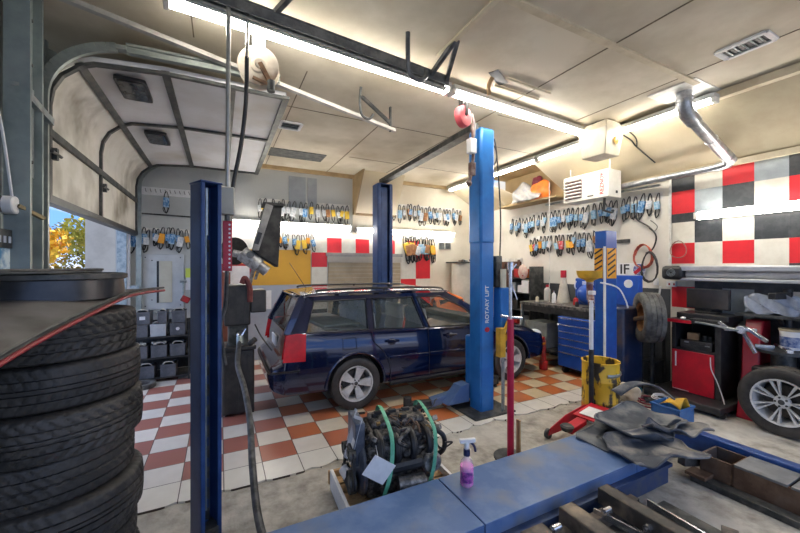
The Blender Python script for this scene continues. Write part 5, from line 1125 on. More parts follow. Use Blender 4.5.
# door, shelves and clutter in the far right corner
t = struct('door_1', MB().bb(5.80, 5.845, 5.78, 6.42, .015, 1.86), brownwood, bevel=.004)
mb = MB(); mb.bb(5.79, 5.86, 5.72, 5.78, 0, 1.9); mb.bb(5.79, 5.86, 6.42, 6.5, 0, 1.9); struct('trim_%d' % k, mb, brownwood); k += 1
struct('trim_%d' % k, MB().bb(5.81, 5.85, 5.7, 6.6, 1.86, 1.93), white_tin); k += 1
SH = thing('shelf_unit', 'dark open shelf unit crowded with parts beside the brown door', 'shelves', (5.65, 5.4, 0))
for y in (5.12, 5.68): mb = MB(); mb.bb(5.45, 5.83, y-.01, y+.01, 0, 1.75); mb.build('side', darksteel, SH)
for z in (.15, .5, .85, 1.2, 1.5): mb = MB(); mb.bb(5.45, 5.83, 5.12, 5.68, z, z+.02); mb.build('shelf', darksteel, SH)
bxs = [(.17, 5.2, .12, .2, rust), (.17, 5.5, .16, .22, blackmatte), (.52, 5.22, .12, .16, steel), (.52, 5.38, .1, .22, paper), (.52, 5.58, .14, .18, redworn), (.87, 5.2, .1, .2, black), (.87, 5.36, .12, .16, mat('cardboard', (.4,)*3)), (.87, 5.56, .14, .22, blackmatte), (1.22, 5.22, .12, .18, clm[4]), (1.22, 5.42, .14, .15, paper), (1.22, 5.6, .1, .2, steel), (1.52, 5.25, .14, .14, orange), (1.52, 5.5, .2, .18, redworn)]
nmz = ['bottom', 'second', 'middle', 'fourth', 'top']
for i, (z, y, w_, h_, m) in enumerate(bxs):
    lv = nmz[[.17, .52, .87, 1.22, 1.52].index(z)]; cn = {'rusty_steel': 'rusty', 'black_matte': 'black', 'galvanised_steel': 'grey metal', 'paper': 'white', 'worn_red_paint': 'dark red', 'black_plastic': 'glossy black', 'cardboard': 'brown', 'maroon': 'maroon', 'orange_plastic': 'orange'}[m.name]
    solo('parts_box', MB().bb(5.5, 5.5+w_+.06, y-w_/2, y+w_/2, z+.001, z+h_), m, '%s box on the %s shelf of the crowded unit beside the brown door' % (cn, lv), 'box', 'boxes on the dark shelf unit', bevel=.008)
solo('wall_notice', MB().bb(5.42, 5.426, 5.12, 5.30, 1.22, 1.47), paper, 'blank white notice hanging on the dark shelf unit', 'notice')
t = thing('hanging_cloth', 'pinkish cloth bundle hanging above the dark shelf unit', 'cloth', (5.45, 5.3, 1.6))
mb = MB(); mb._sph((5.44, 5.28, 1.64), .12, 14, (.5, 1, 1.25), 10); mb.build('bundle', mat('pink_cloth', (.6, .35, .3), (.7, .6, .5), 12, .8), t)
mb = MB(); mb.box((5.4, 5.28, 1.60), (.02, .12, .04), M=rx(.6)); mb.build('band', redworn, t)
WH = thing('white_tank', 'off-white upright cylindrical tank on a dark stand in the back corner', 'tank', (5.1, 6.7, 0))
mb = MB(); mb.lathe([(0, .85), (.28, .85), (.3, .87), (.3, 1.80), (.29, 1.82), (0, 1.82)], o=(5.1, 6.75, 0), n=30); mb.build('tank', mat('tank_cream', (.55, .52, .44), (.45, .42, .35), 3, .5), WH)
for a in range(3): mb = MB(); aa = a*2.1; mb.bar((5.1+.22*math.cos(aa), 6.75+.22*math.sin(aa), .014), (5.1+.22*math.cos(aa), 6.75+.22*math.sin(aa), .86), .04); mb.build('leg', darksteel, WH)
mb = MB(); mb.bb(4.78, 5.4, 6.45, 7.05, 1.83, 1.86); mb.build('lid_board', darksteel, WH)
for i in range(5): solo('scrap_part', MB().bar((4.85+i*.11, 6.5+.06*(i % 3), 1.88), (4.95+i*.1, 6.75, 1.88+.02*(i % 2)), .04, .035), [rust, darksteel, steel, rust, blackmatte][i], '%s scrap bar on the board over the white tank, number %d of the five from its left' % (['rusty', 'dark', 'grey', 'rusty', 'black'][i], i+1) if False else ['leftmost rusty', 'dark steel', 'pale grey', 'second rusty', 'rightmost black'][i]+' scrap bar on the board over the white tank', 'car part', 'scrap bars over the white tank')
t = thing('orange_cover', 'bright orange plastic sheet draped behind the front of the estate car', 'cover', (4.6, 6.4, 0))
mb = MB(); mb.grid(lambda u, v: Vector((4.02+.72*u, 6.15+.5*v, .02+(1.18-.25*abs(u-.5))*math.sin(PI*min(1, max(0.0, v*.9+.05)))**.4)), 10, 12); mb.build('sheet', orange, t, solid=.01)
mb = MB(); mb.bb(4.1, 4.68, 6.25, 6.55, .014, 1.05); mb.build('covered_stand', darksteel, t)
t = thing('wall_vents', 'pair of small grey square vents on the cream back wall right of the belts', 'vent', (4.75, 7.08, 2.2))
for x in (4.68, 4.86):
    mb = MB(); mb.bb(x-.075, x+.075, 7.065, 7.087, 2.16, 2.32); f = mb.build('grille', steel, t)
    mb = MB()
    for i in range(5): mb.bb(x-.06, x+.06, 7.06, 7.065, 2.175+i*.028, 2.19+i*.028)
    mb.build('slats', darksteel, f)

# ================================================================== DRIVE BELTS ON THE WALLS
beltm = mat('belt_black', (.012, .012, .012), (.035, .035, .035), 20, .7)
slv = {'blue': mat('sleeve_blue', (.05, .2, .45), (.35, .52, .7), 28, .6, lo=.45, hi=.55), 'white': mat('sleeve_white', (.7, .71, .72), (.45, .5, .56), 26, .6), 'orange': mat('sleeve_orange', (.85, .38, .03), (.75, .28, .02), 14, .6),
       'yellow': mat('sleeve_yellow', (.8, .55, .06), (.7, .42, .04), 14, .6), 'red': mat('sleeve_red', (.6, .06, .07), (.65, .5, .5), 22, .6, lo=.5, hi=.6), 'pale blue': mat('sleeve_pale_blue', (.2, .42, .62), (.5, .64, .76), 26, .6), 'brown': mat('sleeve_brown', (.3, .13, .05), (.5, .25, .1), 18, .6)}
def belt_proto(v, colour):
    """belt hanging from origin (hook), in the XZ plane facing -Y"""
    W_, H_ = [(.066, .38), (.058, .33), (.078, .43), (.062, .40)][v]
    root = thing('drive_belt', '', 'drive belt', world=False)
    pts = []; n = 28
    for k_ in range(n):                                  # long narrow loop with a folded lower end
        a = 2*PI*k_/n; x = W_/2*math.cos(a)*(1+.25*math.sin(a*2+v)*(math.sin(a) < 0)); z = -H_/2+H_/2*math.sin(a); pts.append((x, -.012+.006*math.sin(a*3+v), z))
    mb = MB(); mb.tube(pts, .0065, 6, closed=True, flat=1.4); mb.build('belt_loop', beltm, root, w=False)
    q = [(W_*.5*math.cos(2*PI*k_/16)+(.015 if v % 2 else -.012), -.03, -H_*.80+H_*.17*math.sin(2*PI*k_/16)) for k_ in range(16)]
    mb = MB(); mb.tube(q, .0055, 6, closed=True, flat=1.4); mb.build('folded_end', beltm, root, w=False)
    sz, sh = [(-.19, .12), (-.17, .1), (-.22, .15), (-.2, .1)][v]
    mb = MB(); mb.box((0, -.026, sz), (W_*1.25, .036, sh*1.25), M=ry([-.1, .12, .05, -.15][v])); mb.build('card_sleeve', slv[colour], root, bevel=.003, w=False)
    mb = MB(); mb.cyl((0, 0.0, -.012), (0, -.05, -.006), .005, 6); mb.build('peg', steel, root, w=False)
    return root
PROTO = {}
ORD = ['first', 'second', 'third', 'fourth', 'fifth', 'sixth', 'seventh', 'eighth', 'ninth', 'tenth', 'eleventh', 'twelfth', 'thirteenth', 'fourteenth', 'fifteenth', 'sixteenth', 'seventeenth', 'eighteenth', 'nineteenth', 'twentieth', 'twenty-first', 'twenty-second', 'twenty-third', 'twenty-fourth', 'twenty-fifth', 'twenty-sixth', 'twenty-seventh', 'twenty-eighth', 'twenty-ninth', 'thirtieth']
def hang(wall, pos, v, colour, label, group, rot=0, sc=1):
    key = (v, colour)
    if key not in PROTO:
        r = belt_proto(v, colour); PROTO[key] = [r, False]; register(r)
    r, used_ = PROTO[key]
    o = r if not used_ else copy_tree(r); PROTO[key][1] = True
    o.location = pos; o.rotation_euler = (0, rot, 0 if wall == 'back' else -PI/2) if wall == 'back' else (0, rot, -PI/2)
    if wall != 'back': o.rotation_euler = (0, rot, -PI/2)
    o.scale = (sc, sc, sc); o['label'] = label; o['group'] = group; o['category'] = 'drive belt'
def row(wall, a, b, z0, z1, n, cols, phrase, group, sc=1, seed=1, jz=.03):
    q = random.Random(seed)
    for i in range(n):
        t = (i+.5)/n+q.uniform(-.15, .15)/n; c = cols[i % len(cols)] if q.random() < .75 else q.choice(cols); p = a+(b-a)*t; z = z0+(z1-z0)*t+q.uniform(-jz, jz)
        pos = (p, YB-.022, z) if wall == 'back' else (XR-.012, p, z)
        hang(wall, pos, q.randrange(4), c, '%s-sleeved belt, %s from the left %s' % (c, ORD[i], phrase), group, rot=q.uniform(-.2, .2), sc=sc*q.uniform(.9, 1.08))
    # mounting strip carrying the pegs
    if wall == 'back': mb = MB().bb(a, b, YB-.018, YB-.001, min(z0, z1)-.05, max(z0, z1)+.005)
    else: mb = MB().bb(XR-.012, XR-.001, min(a, b), max(a, b), min(z0, z1)-.05, max(z0, z1)+.005)
    return solo('peg_strip', mb, white_tin, 'white peg strip carrying belts %s' % phrase, 'rail')
row('back', -1.27, -.48, 2.38, 2.38, 12, ['blue', 'blue', 'blue', 'white', 'orange', 'white', 'orange'], 'in the row above the electrical panel', 'belts above the electrical panel', .9, 2)
row('back', .62, 2.4, 3.02, 3.0, 17, ['white', 'blue', 'yellow', 'white', 'white', 'brown', 'white'], 'in the top row left of the navy post', 'belts in the top row left of the navy post', 1, 3)
row('back', .95, 1.66, 2.40, 2.40, 8, ['orange', 'blue', 'yellow', 'blue', 'white', 'yellow'], 'in the short row over the yellow wall panel', 'belts over the yellow wall panel', .95, 4)
row('back', 3.42, 5.25, 3.14, 3.12, 19, ['white', 'pale blue', 'white', 'brown', 'blue'], 'in the top row right of the navy post', 'belts in the top row right of the navy post', 1, 5)
row('back', 3.62, 4.45, 2.42, 2.42, 11, ['red', 'pale blue', 'brown', 'yellow', 'orange', 'white'], 'in the low row above the red squares', 'belts above the red squares', 1.5, 6, jz=.05)
row('right', 6.0, 2.95, 2.80, 2.86, 30, ['blue', 'pale blue', 'blue', 'white', 'pale blue'], 'in the upper row on the right wall', 'belts in the upper row on the right wall', .98, 7)
row('right', 5.48, 3.98, 2.33, 2.37, 17, ['brown', 'red', 'yellow', 'orange', 'pale blue', 'pale blue', 'blue', 'white'], 'in the lower row on the right wall', 'belts in the lower row on the right wall', 1.0, 8)
# strip of numbered hooks with a single belt at the far left
t = thing('hook_board', 'white strip of small numbered hooks high on the grey wall left of the post', 'rail', (-.83, 7.08, 2.95))
mb = MB(); mb.bb(-1.2, -.42, 7.085, 7.099, 2.93, 3.06); mb.build('board', paper, t)
for i in range(11): mb = MB(); mb.tube([(-1.16+i*.068, 7.085, 3.03), (-1.16+i*.068, 7.05, 3.02), (-1.145+i*.068, 7.05, 2.97)], .005, 5); mb.build('hook', darksteel, t)
hang('back', (-.80, YB-.055, 3.0), 2, 'blue', 'single blue-sleeved belt hanging from the white numbered hook strip', 'belt on the hook strip', sc=.85)

# ================================================================== LEFT BACK CORNER
PN = thing('electrical_panel', 'large pale grey electrical panel with a tall beige inner cover and black slot', 'electrical panel', (-.84, 7.08, 1.04))
mb = MB(); mb.bb(-1.13, -.55, 7.06, 7.099, 1.04, 1.955); mb.build('frame', mat('panel_grey', (.52, .55, .56), (.45, .48, .49), 5, .5), PN, bevel=.006)
mb = MB(); mb.bb(-.90, -.72, 7.045, 7.06, 1.15, 1.84); mb.build('cover', mat('panel_beige', (.55, .53, .42), (.5, .47, .37), 5, .5), PN, bevel=.004)
mb = MB(); mb.bb(-.935, -.905, 7.052, 7.062, 1.15, 1.84); mb.build('slot', black, PN)
for (x, z) in ((-1.09, 1.9), (-.6, 1.9), (-1.09, 1.1), (-.6, 1.1), (-1.0, 1.85), (-1.0, 1.2)): mb = MB(); mb.cyl((x, 7.06, z), (x, 7.052, z), .01, 8); mb.build('screw', darksteel, PN)
solo('wall_pipe', MB().tube([(-1.28, 7.07, 2.62), (-.4, 7.07, 2.60)], .012, 8), darksteel, 'thin dark pipe along the grey wall above the electrical panel', 'pipe')
solo('low_wall_pipe', MB().tube([(-1.2, 7.05, 1.0), (-.7, 7.05, .98), (-.68, 7.05, .6)], .015, 8), steel, 'bent grey pipe under the electrical panel', 'pipe')
t = thing('gas_valve', 'red handled valve with a steel stem beside the electrical panel', 'valve', (-.52, 6.95, 1.05))
mb = MB(); mb.box((-.52, 6.95, 1.2), (.13, .06, .1), M=ry(.5)); mb.build('red_body', redworn, t, bevel=.015)
mb = MB(); mb.cyl((-.55, 6.95, 1.2), (-.55, 6.95, 1.5), .015, 8); mb.cyl((-.6, 6.95, 1.5), (-.5, 6.95, 1.5), .02, 8); mb.bar((-.55, 6.95, 1.2), (-.55, 7.09, 1.2), .02); mb.build('stem', steel, t)
t = thing('label_card', 'small card with a yellow-green top pinned right of the electrical panel', 'card', (-.45, 7.09, 1.3))
mb = MB(); mb.bb(-.53, -.38, 7.09, 7.098, 1.35, 1.6); mb.build('card', paper, t)
mb = MB(); mb.bb(-.53, -.38, 7.086, 7.0905, 1.56, 1.72); mb.build('yellow_top', mat('acid_yellow', (.6, .7, .1)), t)
RKK = thing('battery_rack', 'black steel rack loaded with old car batteries under the electrical panel', 'rack', (-.8, 6.6, 0))
for z in (.09, .385, .70): mb = MB(); mb.bb(-1.2, -.42, 6.38, 6.85, z-.02, z); mb.build('shelf', blackmatte, RKK)
for x in (-1.19, -.43):
    for y in (6.4, 6.84): mb = MB(); mb.bb(x-.012, x+.012, y-.012, y+.012, .012, .9); mb.build('upright', blackmatte, RKK)
mb = MB(); mb.bb(-1.2, -.42, 6.84, 6.85, .1, .9); mb.build('back_panel', blackmatte, RKK)
batg = mat('battery_grey', (.07, .075, .085), (.12, .125, .14), 8, .5); batl = mat('battery_light', (.45, .48, .48), (.38, .4, .42), 8, .5); batp = mat('terminal_cover', (.55, .54, .48), (.3, .3, .28), 25, .6)
def battery(x, y, z, w_, m, label, top=batp, h=.185, group='old car batteries'):
    t = thing('car_battery', label, 'battery', (x, y, z), group=group)
    mb = MB(); mb.bb(x-w_/2, x+w_/2, y-.13, y+.13, z+.001, z+h); mb.build('case', m, t, bevel=.006)
    mb = MB(); mb.bb(x-w_/2-.004, x+w_/2+.004, y-.134, y+.134, z+h*.84, z+h); mb.build('lid', m, t, bevel=.004)
    mb = MB(); mb.tube(bez([(x-w_*.35, y-.1, z+h), (x-w_*.2, y-.1, z+h+.03), (x+w_*.2, y-.1, z+h+.03), (x+w_*.35, y-.1, z+h)]), .008, 6); mb.build('carry_strap', top, t)
    for sx in (-.3, .3): mb = MB(); mb.cyl((x+sx*w_, y+.06, z+h), (x+sx*w_, y+.06, z+h+.02), .012, 10); mb.build('terminal', bright, t)
    return t
bt = [(-1.03, .89, .2, batg, 'dark battery with a small white sticker, top left of the rack', 1), (-.78, .89, .12, batg, 'narrow dark battery in the middle of the top layer', 0), (-.57, .89, .18, batg, 'dark battery at the top right of the rack', 0),
      (-1.07, .70, .22, batg, 'dark battery at the left end of the upper shelf', 0), (-.83, .70, .2, batl, 'pale grey battery in the middle of the upper shelf', 0), (-.58, .70, .2, batg, 'dark battery with a round white mark, right end of the upper shelf', 2),
      (-1.07, .385, .21, batg, 'dark battery with pale crusted terminals, left end of the middle shelf', 3), (-.82, .385, .2, batg, 'dark battery with crusted terminals, centre of the middle shelf', 3), (-.58, .385, .2, batg, 'dark battery at the right end of the middle shelf', 0),
      (-.98, .09, .21, batg, 'left dark battery on the lowest shelf of the rack', 0), (-.70, .09, .2, batg, 'right dark battery on the lowest shelf of the rack', 0)]
for (x, z, w_, m, lab, ex_) in bt:
    t = battery(x, 6.53 if z != .09 else 6.5, z, w_, m, lab)
    if ex_ == 1: mb = MB(); mb.bb(x-.03, x+.04, 6.395, 6.399, z+.07, z+.12); mb.build('sticker', paper, t)
    if ex_ == 2: mb = MB(); mb.cyl((x, 6.395, z+.1), (x, 6.399, z+.1), .025, 14); mb.build('sticker', paper, t)
    if ex_ == 3:
        mb = MB(); q = random.Random(int(x*100)); [mb.box((x+q.uniform(-.08, .08), 6.45+q.uniform(-.03, .08), z+.2+q.uniform(0, .02)), (.04, .03, .03), rz=q.random()) for _ in range(9)]; mb.build('crusted_terminals', batp, t)['kind'] = 'stuff'
for i, (m, lab) in enumerate(((paper, 'white-fronted battery at the bottom of the stack behind the left post'), (mat('battery_teal', (.2, .4, .38), (.1, .15, .15), 8, .5), 'grey battery with a teal top, second from the bottom of the stack behind the post'), (batg, 'dark battery, third from the bottom of the stack behind the left post'), (batg, 'dark battery, second from the top of the stack behind the left post'), (batg, 'dark battery on top of the stack behind the left post'))):
    battery(-.28+.01*(i % 2), 6.48, .015+i*.205, .2, m, lab, h=.18)
t = thing('flat_tyre_ring', 'old dusty tyre ring lying on the tiles under the battery rack', 'tyre', (-1.0, 6.3, 0))
mb = tyre_mb(.17, .07, .1, 0, n=60, c=(-1.0, 6.22, .05)); mb.build('tyre', rubber_d, t)
# frames / notices behind the left post and the brown board
t = thing('picture_frame', 'red-framed white notice on the wall behind the left post', 'frame', (.25, 7.08, 1.4))
mb = MB(); mb.bb(.0, .52, 7.07, 7.085, 1.35, 1.8); mb.build('frame', redworn, t, bevel=.004)
mb = MB(); mb.bb(.04, .48, 7.062, 7.071, 1.39, 1.76); mb.build('sheet', paper, t)
solo('brown_board', MB().bb(-.02, .16, 6.9, 6.93, .015, 1.65), mat('red_brown_board', (.3, .1, .07), (.22, .08, .05), 5, .6), 'tall red-brown board standing against the back wall behind the black bin', 'board')
solo('grey_cabinet_tall', MB().bb(-.25, -.05, 6.8, 7.05, 1.2, 1.95), paper, 'white box on the wall just right of the left post', 'box', bevel=.01)
solo('white_notice', MB().bb(.62, .86, 7.07, 7.083, .95, 1.3), paper, 'plain white notice low on the blue-grey wall behind the estate car', 'notice')

# ================================================================== OIL DRAIN MACHINE / BRAKE LATHE BESIDE THE LEFT POST
OM = thing('service_machine', 'tall black service machine with a bin base, silver motor and wedge hood behind the car', 'machine', (.19, 4.7, 0))
plas = mat('bin_black', (.02, .02, .018), (.05, .045, .04), 5, .5)
mb = MB(); mb.prism([(.02, 4.52), (.36, 4.52), (.38, 4.88), (0, 4.88)], .74, o=(0, 0, .04)); mb.build('bin', plas, OM, bevel=.02)
for x in (.05, .33): mb = MB(); mb.cyl((x, 4.6, .03), (x+.03, 4.6, .03), .03, 12); mb.build('castor', black, OM)
mb = MB(); mb.box((.19, 4.7, .80), (.38, .4, .05)); mb.build('bin_lid', plas, OM, bevel=.015)
for x in (.08, .2, .3): mb = MB(); mb.bb(x-.01, x+.01, 4.505, 4.52, .1, .72); mb.build('rib', plas, OM)
mb = MB(); mb.bb(.08, .30, 4.6, 4.8, .8, 1.1); mb.build('neck', mat('greasy_neck', (.05, .05, .035), (.14, .13, .1), 14, .5), OM, bevel=.02)
mb = MB(); mb.bb(.04, .31, 4.4, 4.75, 1.08, 1.54); mb.build('left_housing', plas, OM, bevel=.02)
mb = MB(); mb.bb(.31, .48, 4.4, 4.7, 1.22, 1.48); mb.build('right_housing', plas, OM, bevel=.015)
for x in (.10, .18, .26): mb = MB(); mb.bb(x-.012, x+.012, 4.39, 4.405, 1.1, 1.52); mb.build('rib', plas, OM)
mb = MB(); mb.tube(bez([(.22, 4.36, 1.56), (.25, 4.35, 1.62), (.3, 4.36, 1.5), (.3, 4.37, 1.35)]), .03, 8); mb.build('red_rag', mat('rag_red', (.2, .05, .04), (.12, .03, .03), 9, .8), OM)
mb = MB(); mb.bar((.3, 4.45, 1.52), (.37, 4.42, 1.85), .04); mb.bar((.37, 4.42, 1.7), (.3, 4.42, 1.78), .04); mb.bar((.36, 4.42, 1.6), (.40, 4.42, 1.72), .05, .03); mb.build('bracket', mat('alloy_dirty', (.4, .39, .35), (.15, .13, .1), 18, .5, .4), OM, bevel=.005)
mb = MB(); mb.cyl((.22, 4.40, 1.90), (.40, 4.36, 1.76), .085, 20); mb.cyl((.40, 4.36, 1.76), (.48, 4.34, 1.69), .06, 18); mb.cyl((.13, 4.42, 1.90), (.24, 4.4, 1.88), .04, 12); mb.build('motor', mat('motor_silver', (.5, .5, .5), (.25, .24, .23), 22, .4, .4), OM)
mb = MB(); mb.cyl((.30, 4.33, 1.88), (.30, 4.28, 1.88), .04, 14); mb.build('motor_cap', darksteel, OM)
mb = MB(); mb.cyl((.14, 4.6, 1.93), (.16, 4.56, 1.93), .16, 26); mb.build('dark_disc', blackmatte, OM)
mb = MB()
A1 = [(.33, 4.3, 1.92), (.60, 4.3, 1.74), (.64, 4.3, 2.44), (.46, 4.3, 2.45)]; A2 = [(x+.0, y+.28, z) for x, y, z in A1]
mb.add(A1+A2, [(0, 1, 2, 3), (7, 6, 5, 4), (0, 4, 5, 1), (1, 5, 6, 2), (2, 6, 7, 3), (3, 7, 4, 0)]); mb.build('wedge_hood', blackmatte, OM, bevel=.01)
mb = MB(); mb.add([(.32, 4.29, 1.93), (.385, 4.29, 1.93), (.54, 4.29, 2.44), (.46, 4.29, 2.46)]+[(.32, 4.26, 1.93), (.385, 4.26, 1.93), (.54, 4.26, 2.44), (.46, 4.26, 2.46)], [(0, 1, 2, 3), (7, 6, 5, 4), (0, 4, 5, 1), (1, 5, 6, 2), (2, 6, 7, 3), (3, 7, 4, 0)]); mb.build('hood_lip', mat('lip_grey', (.3, .29, .27), (.2, .19, .18), 8, .5), OM)
mb = MB(); mb.bb(.43, .66, 4.27, 4.5, 2.44, 2.48); mb.build('hood_rim', blackmatte, OM, bevel=.01)
mb = MB(); mb.bar((.36, 4.255, 2.0), (.40, 4.255, 2.13), .045, .006, up=(0, 1, 0)); mb.build('slot', black, OM)
mb = MB(); mb.tube(bez([(.36, 4.45, 1.08), (.42, 4.44, .95), (.5, 4.3, .83), (.52, 4.25, .8)]), .008, 6); mb.cyl((.30, 4.42, .86), (.36, 4.38, .92), .03, 10); mb.build('probe', darksteel, OM)
mb = MB(); mb.tube(bez([(.22, 4.5, 1.0), (.18, 4.42, .98), (.2, 4.4, .86)]), .016, 8); mb.tube([(.26, 4.42, 1.04), (.20, 4.40, .93)], .012, 8); mb.build('tap', bright, OM)
t = thing('suction_hose', 'thick dark rubber hose hanging in front of the black bin down to the floor', 'hose', (.2, 2.6, 0))
mb = MB(); mb.tube(bez([(.2, 4.38, .92), (.18, 4.25, .86), (.16, 4.0, .74), (.20, 3.6, .62), (.22, 3.2, .48), (.21, 2.8, .3), (.22, 2.5, .12), (.26, 2.2, .03), (.3, 1.9, .025)], 10), .026, 10); mb.build('hose', hoserub, t)
mb = MB(); mb.cyl((.2, 4.40, .95), (.2, 4.34, .88), .04, 14); mb.build('coupling', steel, t)

# ================================================================== OVERHEAD FITTINGS
chm = mat('channel_grey', (.10, .11, .12), (.2, .21, .22), 8, .45, .5)
t = thing('ceiling_channel', 'dark steel channel rail hung under the ceiling above the long fluorescent strip', 'rail', (1.0, 2.7, 3.45))
mb = MB(); a, b = Vector((-.75, 2.52, 3.5)), Vector((1.93, 2.80, 3.5)); sd = Vector((-.1, 1, 0)).normalized()
mb.bar(a, b, .012, .07) ; mb.bar(a+sd*.06, b+sd*.06, .012, .07); mb.bar(a+sd*.035+Vector((0, 0, .045)), b+sd*.035+Vector((0, 0, .045)), .08, .012); mb.build('channel', chm, t)
mb = MB(); mb.bar(a+sd*.02+Vector((0, 0, -.055)), b+sd*.02+Vector((0, 0, -.055)), .02, .01); mb.bar(a+sd*.055+Vector((0, 0, -.055)), b+sd*.055+Vector((0, 0, -.055)), .02, .01); mb.build('channel_lips', steel, t)
for (p, q) in (((1.72, 2.79, 3.5), (1.76, 2.45, 3.65)), ((1.9, 2.79, 3.5), (1.78, 2.45, 3.65)), ((.35, 2.65, 3.55), (.5, 2.4, 3.65))): mb = MB(); mb.bar(p, q, .035, .035); mb.build('strut', chm, t)
t = thing('roof_hook', 'dark curved steel hook on the channel rail near the fluorescent strip', 'hook', (1.35, 2.6, 3.4))
mb = MB(); mb.tube(bez([(1.36, 2.55, 3.65), (1.37, 2.57, 3.5), (1.4, 2.6, 3.36), (1.5, 2.62, 3.33), (1.58, 2.64, 3.38), (1.6, 2.66, 3.46)]), .02, 8); mb.build('hook', chm, t)
t = thing('hanging_strap', 'thin dark bent strap hanging from the ceiling by the pale angle iron', 'hook', (1.3, 3.6, 3.2))
mb = MB(); mb.tube(bez([(1.33, 3.55, 3.65), (1.33, 3.58, 3.5), (1.36, 3.6, 3.38), (1.45, 3.62, 3.36), (1.5, 3.62, 3.42)]), .014, 8); mb.build('strap', darksteel, t)
solo('drop_conduit', MB().tube([(.05, 2.62, 3.64), (.045, 2.62, 2.27)], .014, 10), mat('conduit_pale', (.5, .5, .47), (.4, .4, .38), 10, .35, .5), 'long vertical conduit dropping from the ceiling beside the left post', 'pipe')
t = thing('junction_box', 'beige junction box at the foot of the vertical conduit', 'box', (.05, 2.62, 2.08))
mb = MB(); mb.bb(.0, .085, 2.57, 2.66, 2.09, 2.27); mb.build('box', mat('beige_box', (.5, .48, .4), (.42, .4, .33), 8, .5), t, bevel=.008)
mb = MB(); mb.cyl((.045, 2.61, 2.05), (.045, 2.61, 2.09), .02, 10); mb.build('gland', darksteel, t)
t = thing('perforated_channel', 'red perforated steel strip hanging under the beige junction box', 'bracket', (.04, 2.62, 1.72))
mb = MB(); mb.bb(.015, .07, 2.60, 2.63, 1.72, 2.05); mb.build('strip', mat('red_strip', (.55, .02, .05), (.4, .02, .04), 9, .4), t, bevel=.004)
for i in range(11): mb = MB(); mb.cyl((.055, 2.6, 1.745+i*.028), (.055, 2.597, 1.745+i*.028), .007, 8); mb.build('hole', paper, t)
mb = MB(); mb.tube(bez([(.04, 2.6, 1.72), (.03, 2.6, 1.5), (.0, 2.6, 1.35), (.03, 2.62, 1.1)]), .013, 8); mb.build('hanging_tube', hoserub, t)
WR_ = thing('hose_reel', 'round white dust-stained hose reel under the ceiling beside the fluorescent strip', 'hose reel', (.28, 3.0, 3.15))
Mr = rz(-.2)@rx(PI/2); rc = (.27, 2.98, 3.30)
rw = mat('reel_white', (.72, .64, .52), (.6, .5, .38), 6, .5, c3=(.35, .2, .1), s3=4)
mb = MB(); mb.lathe([(0, .05), (.05, .05), (.06, .04), (.140, .05), (.150, .045), (.150, .03), (.07, .02), (.07, -.03), (.150, -.04), (.150, -.055), (0, -.055)], o=rc, n=40, M=Mr); mb.build('drum', rw, WR_)
mb = MB(); mb.lathe([(.07, -.02), (.12, -.025), (.125, 0), (.12, .02), (.07, .02)], o=rc, n=30, M=Mr); mb.build('wound_hose', hoserub, WR_)
mb = MB(); mb.bar((.27, 2.9, 3.30), (.36, 2.9, 3.14), .03, .03); mb.bar((.22, 2.9, 3.18), (.36, 2.9, 3.14), .02, .02); mb.build('guide_arm', mat('rust_arm', (.35, .2, .1), (.2, .1, .05), 9, .5), WR_)
mb = MB(); mb.cyl((.35, 2.9, 3.10), (.35, 2.9, 3.18), .03, 12); mb.build('hose_stop', darksteel, WR_)
mb = MB(); mb.cyl((.27, 2.92, 3.30), (.27, 2.90, 3.30), .035, 16); mb.build('hub', rw, WR_)
mb = MB(); mb.bb(.22, .32, 2.98, 3.1, 3.44, 3.64); mb.build('ceiling_bracket', darksteel, WR_)
t = thing('reel_drop_hose', 'black hose falling from the ceiling past the white reel behind the left post', 'hose', (.15, 2.75, 2))
mb = MB(); mb.tube([(.17, 2.66, 3.64), (.165, 2.68, 3.2)], .010, 8); mb.build('steel_rod', bright, t)
mb = MB(); mb.tube(bez([(.165, 2.68, 3.2), (.16, 2.7, 2.9), (.13, 2.72, 2.6), (.08, 2.72, 2.3), (.06, 2.72, 2.0), (.05, 2.72, 1.75)], 10), .014, 10); mb.build('hose', black, t)
t = thing('red_reel', 'small round pinkish red cord reel on the ceiling left of the tall blue post', 'cord reel', (2.36, 3.1, 3.35))
rc = (2.36, 3.15, 3.38); mb = MB(); mb.lathe([(0, .04), (.05, .05), (.105, .04), (.115, .02), (.115, -.03), (0, -.04)], o=rc, n=30, M=rz(.3)@rx(PI/2)); mb.build('case', mat('reel_red', (.75, .12, .14), (.65, .1, .12), 4, .4), t)
mb = MB(); mb.bb(2.34, 2.40, 3.12, 3.2, 3.48, 3.64); mb.bb(2.35, 2.38, 3.08, 3.12, 3.38, 3.52); mb.build('bracket', darksteel, t)
mb = MB(); mb.tube([(2.46, 3.12, 3.42), (2.5, 3.12, 3.3), (2.5, 3.13, 3.18)], .01, 6); mb.build('cord', paper, t)
def vent(x, y, wx, wy, rot, label, dark=.6, n=5):
    t = thing('ceiling_vent', label, 'vent', (x, y, ZC-.02)); M_ = rz(rot)
    mb = MB()
    for (cx, cy, dx, dy) in ((0, wy/2, wx, .04), (0, -wy/2, wx, .04), (wx/2, 0, .04, wy), (-wx/2, 0, .04, wy)): mb.box(Vector((x, y, ZC-.012))+M_@Vector((cx, cy, 0)), (dx, dy, .02), M=M_)
    mb.build('frame', paper, t, bevel=.003)
    mb = MB(); mb.box((x, y, ZC-.004), (wx-.04, wy-.04, .006), M=M_); mb.build('dark_opening', black, t)
    for i in range(n): mb = MB(); mb.box(Vector((x, y, ZC-.014))+M_@Vector((0, -wy/2+wy*(i+1)/(n+1), 0)), (wx-.05, .022, .004), M=M_@rx(.5)); mb.build('louvre', steel, t)
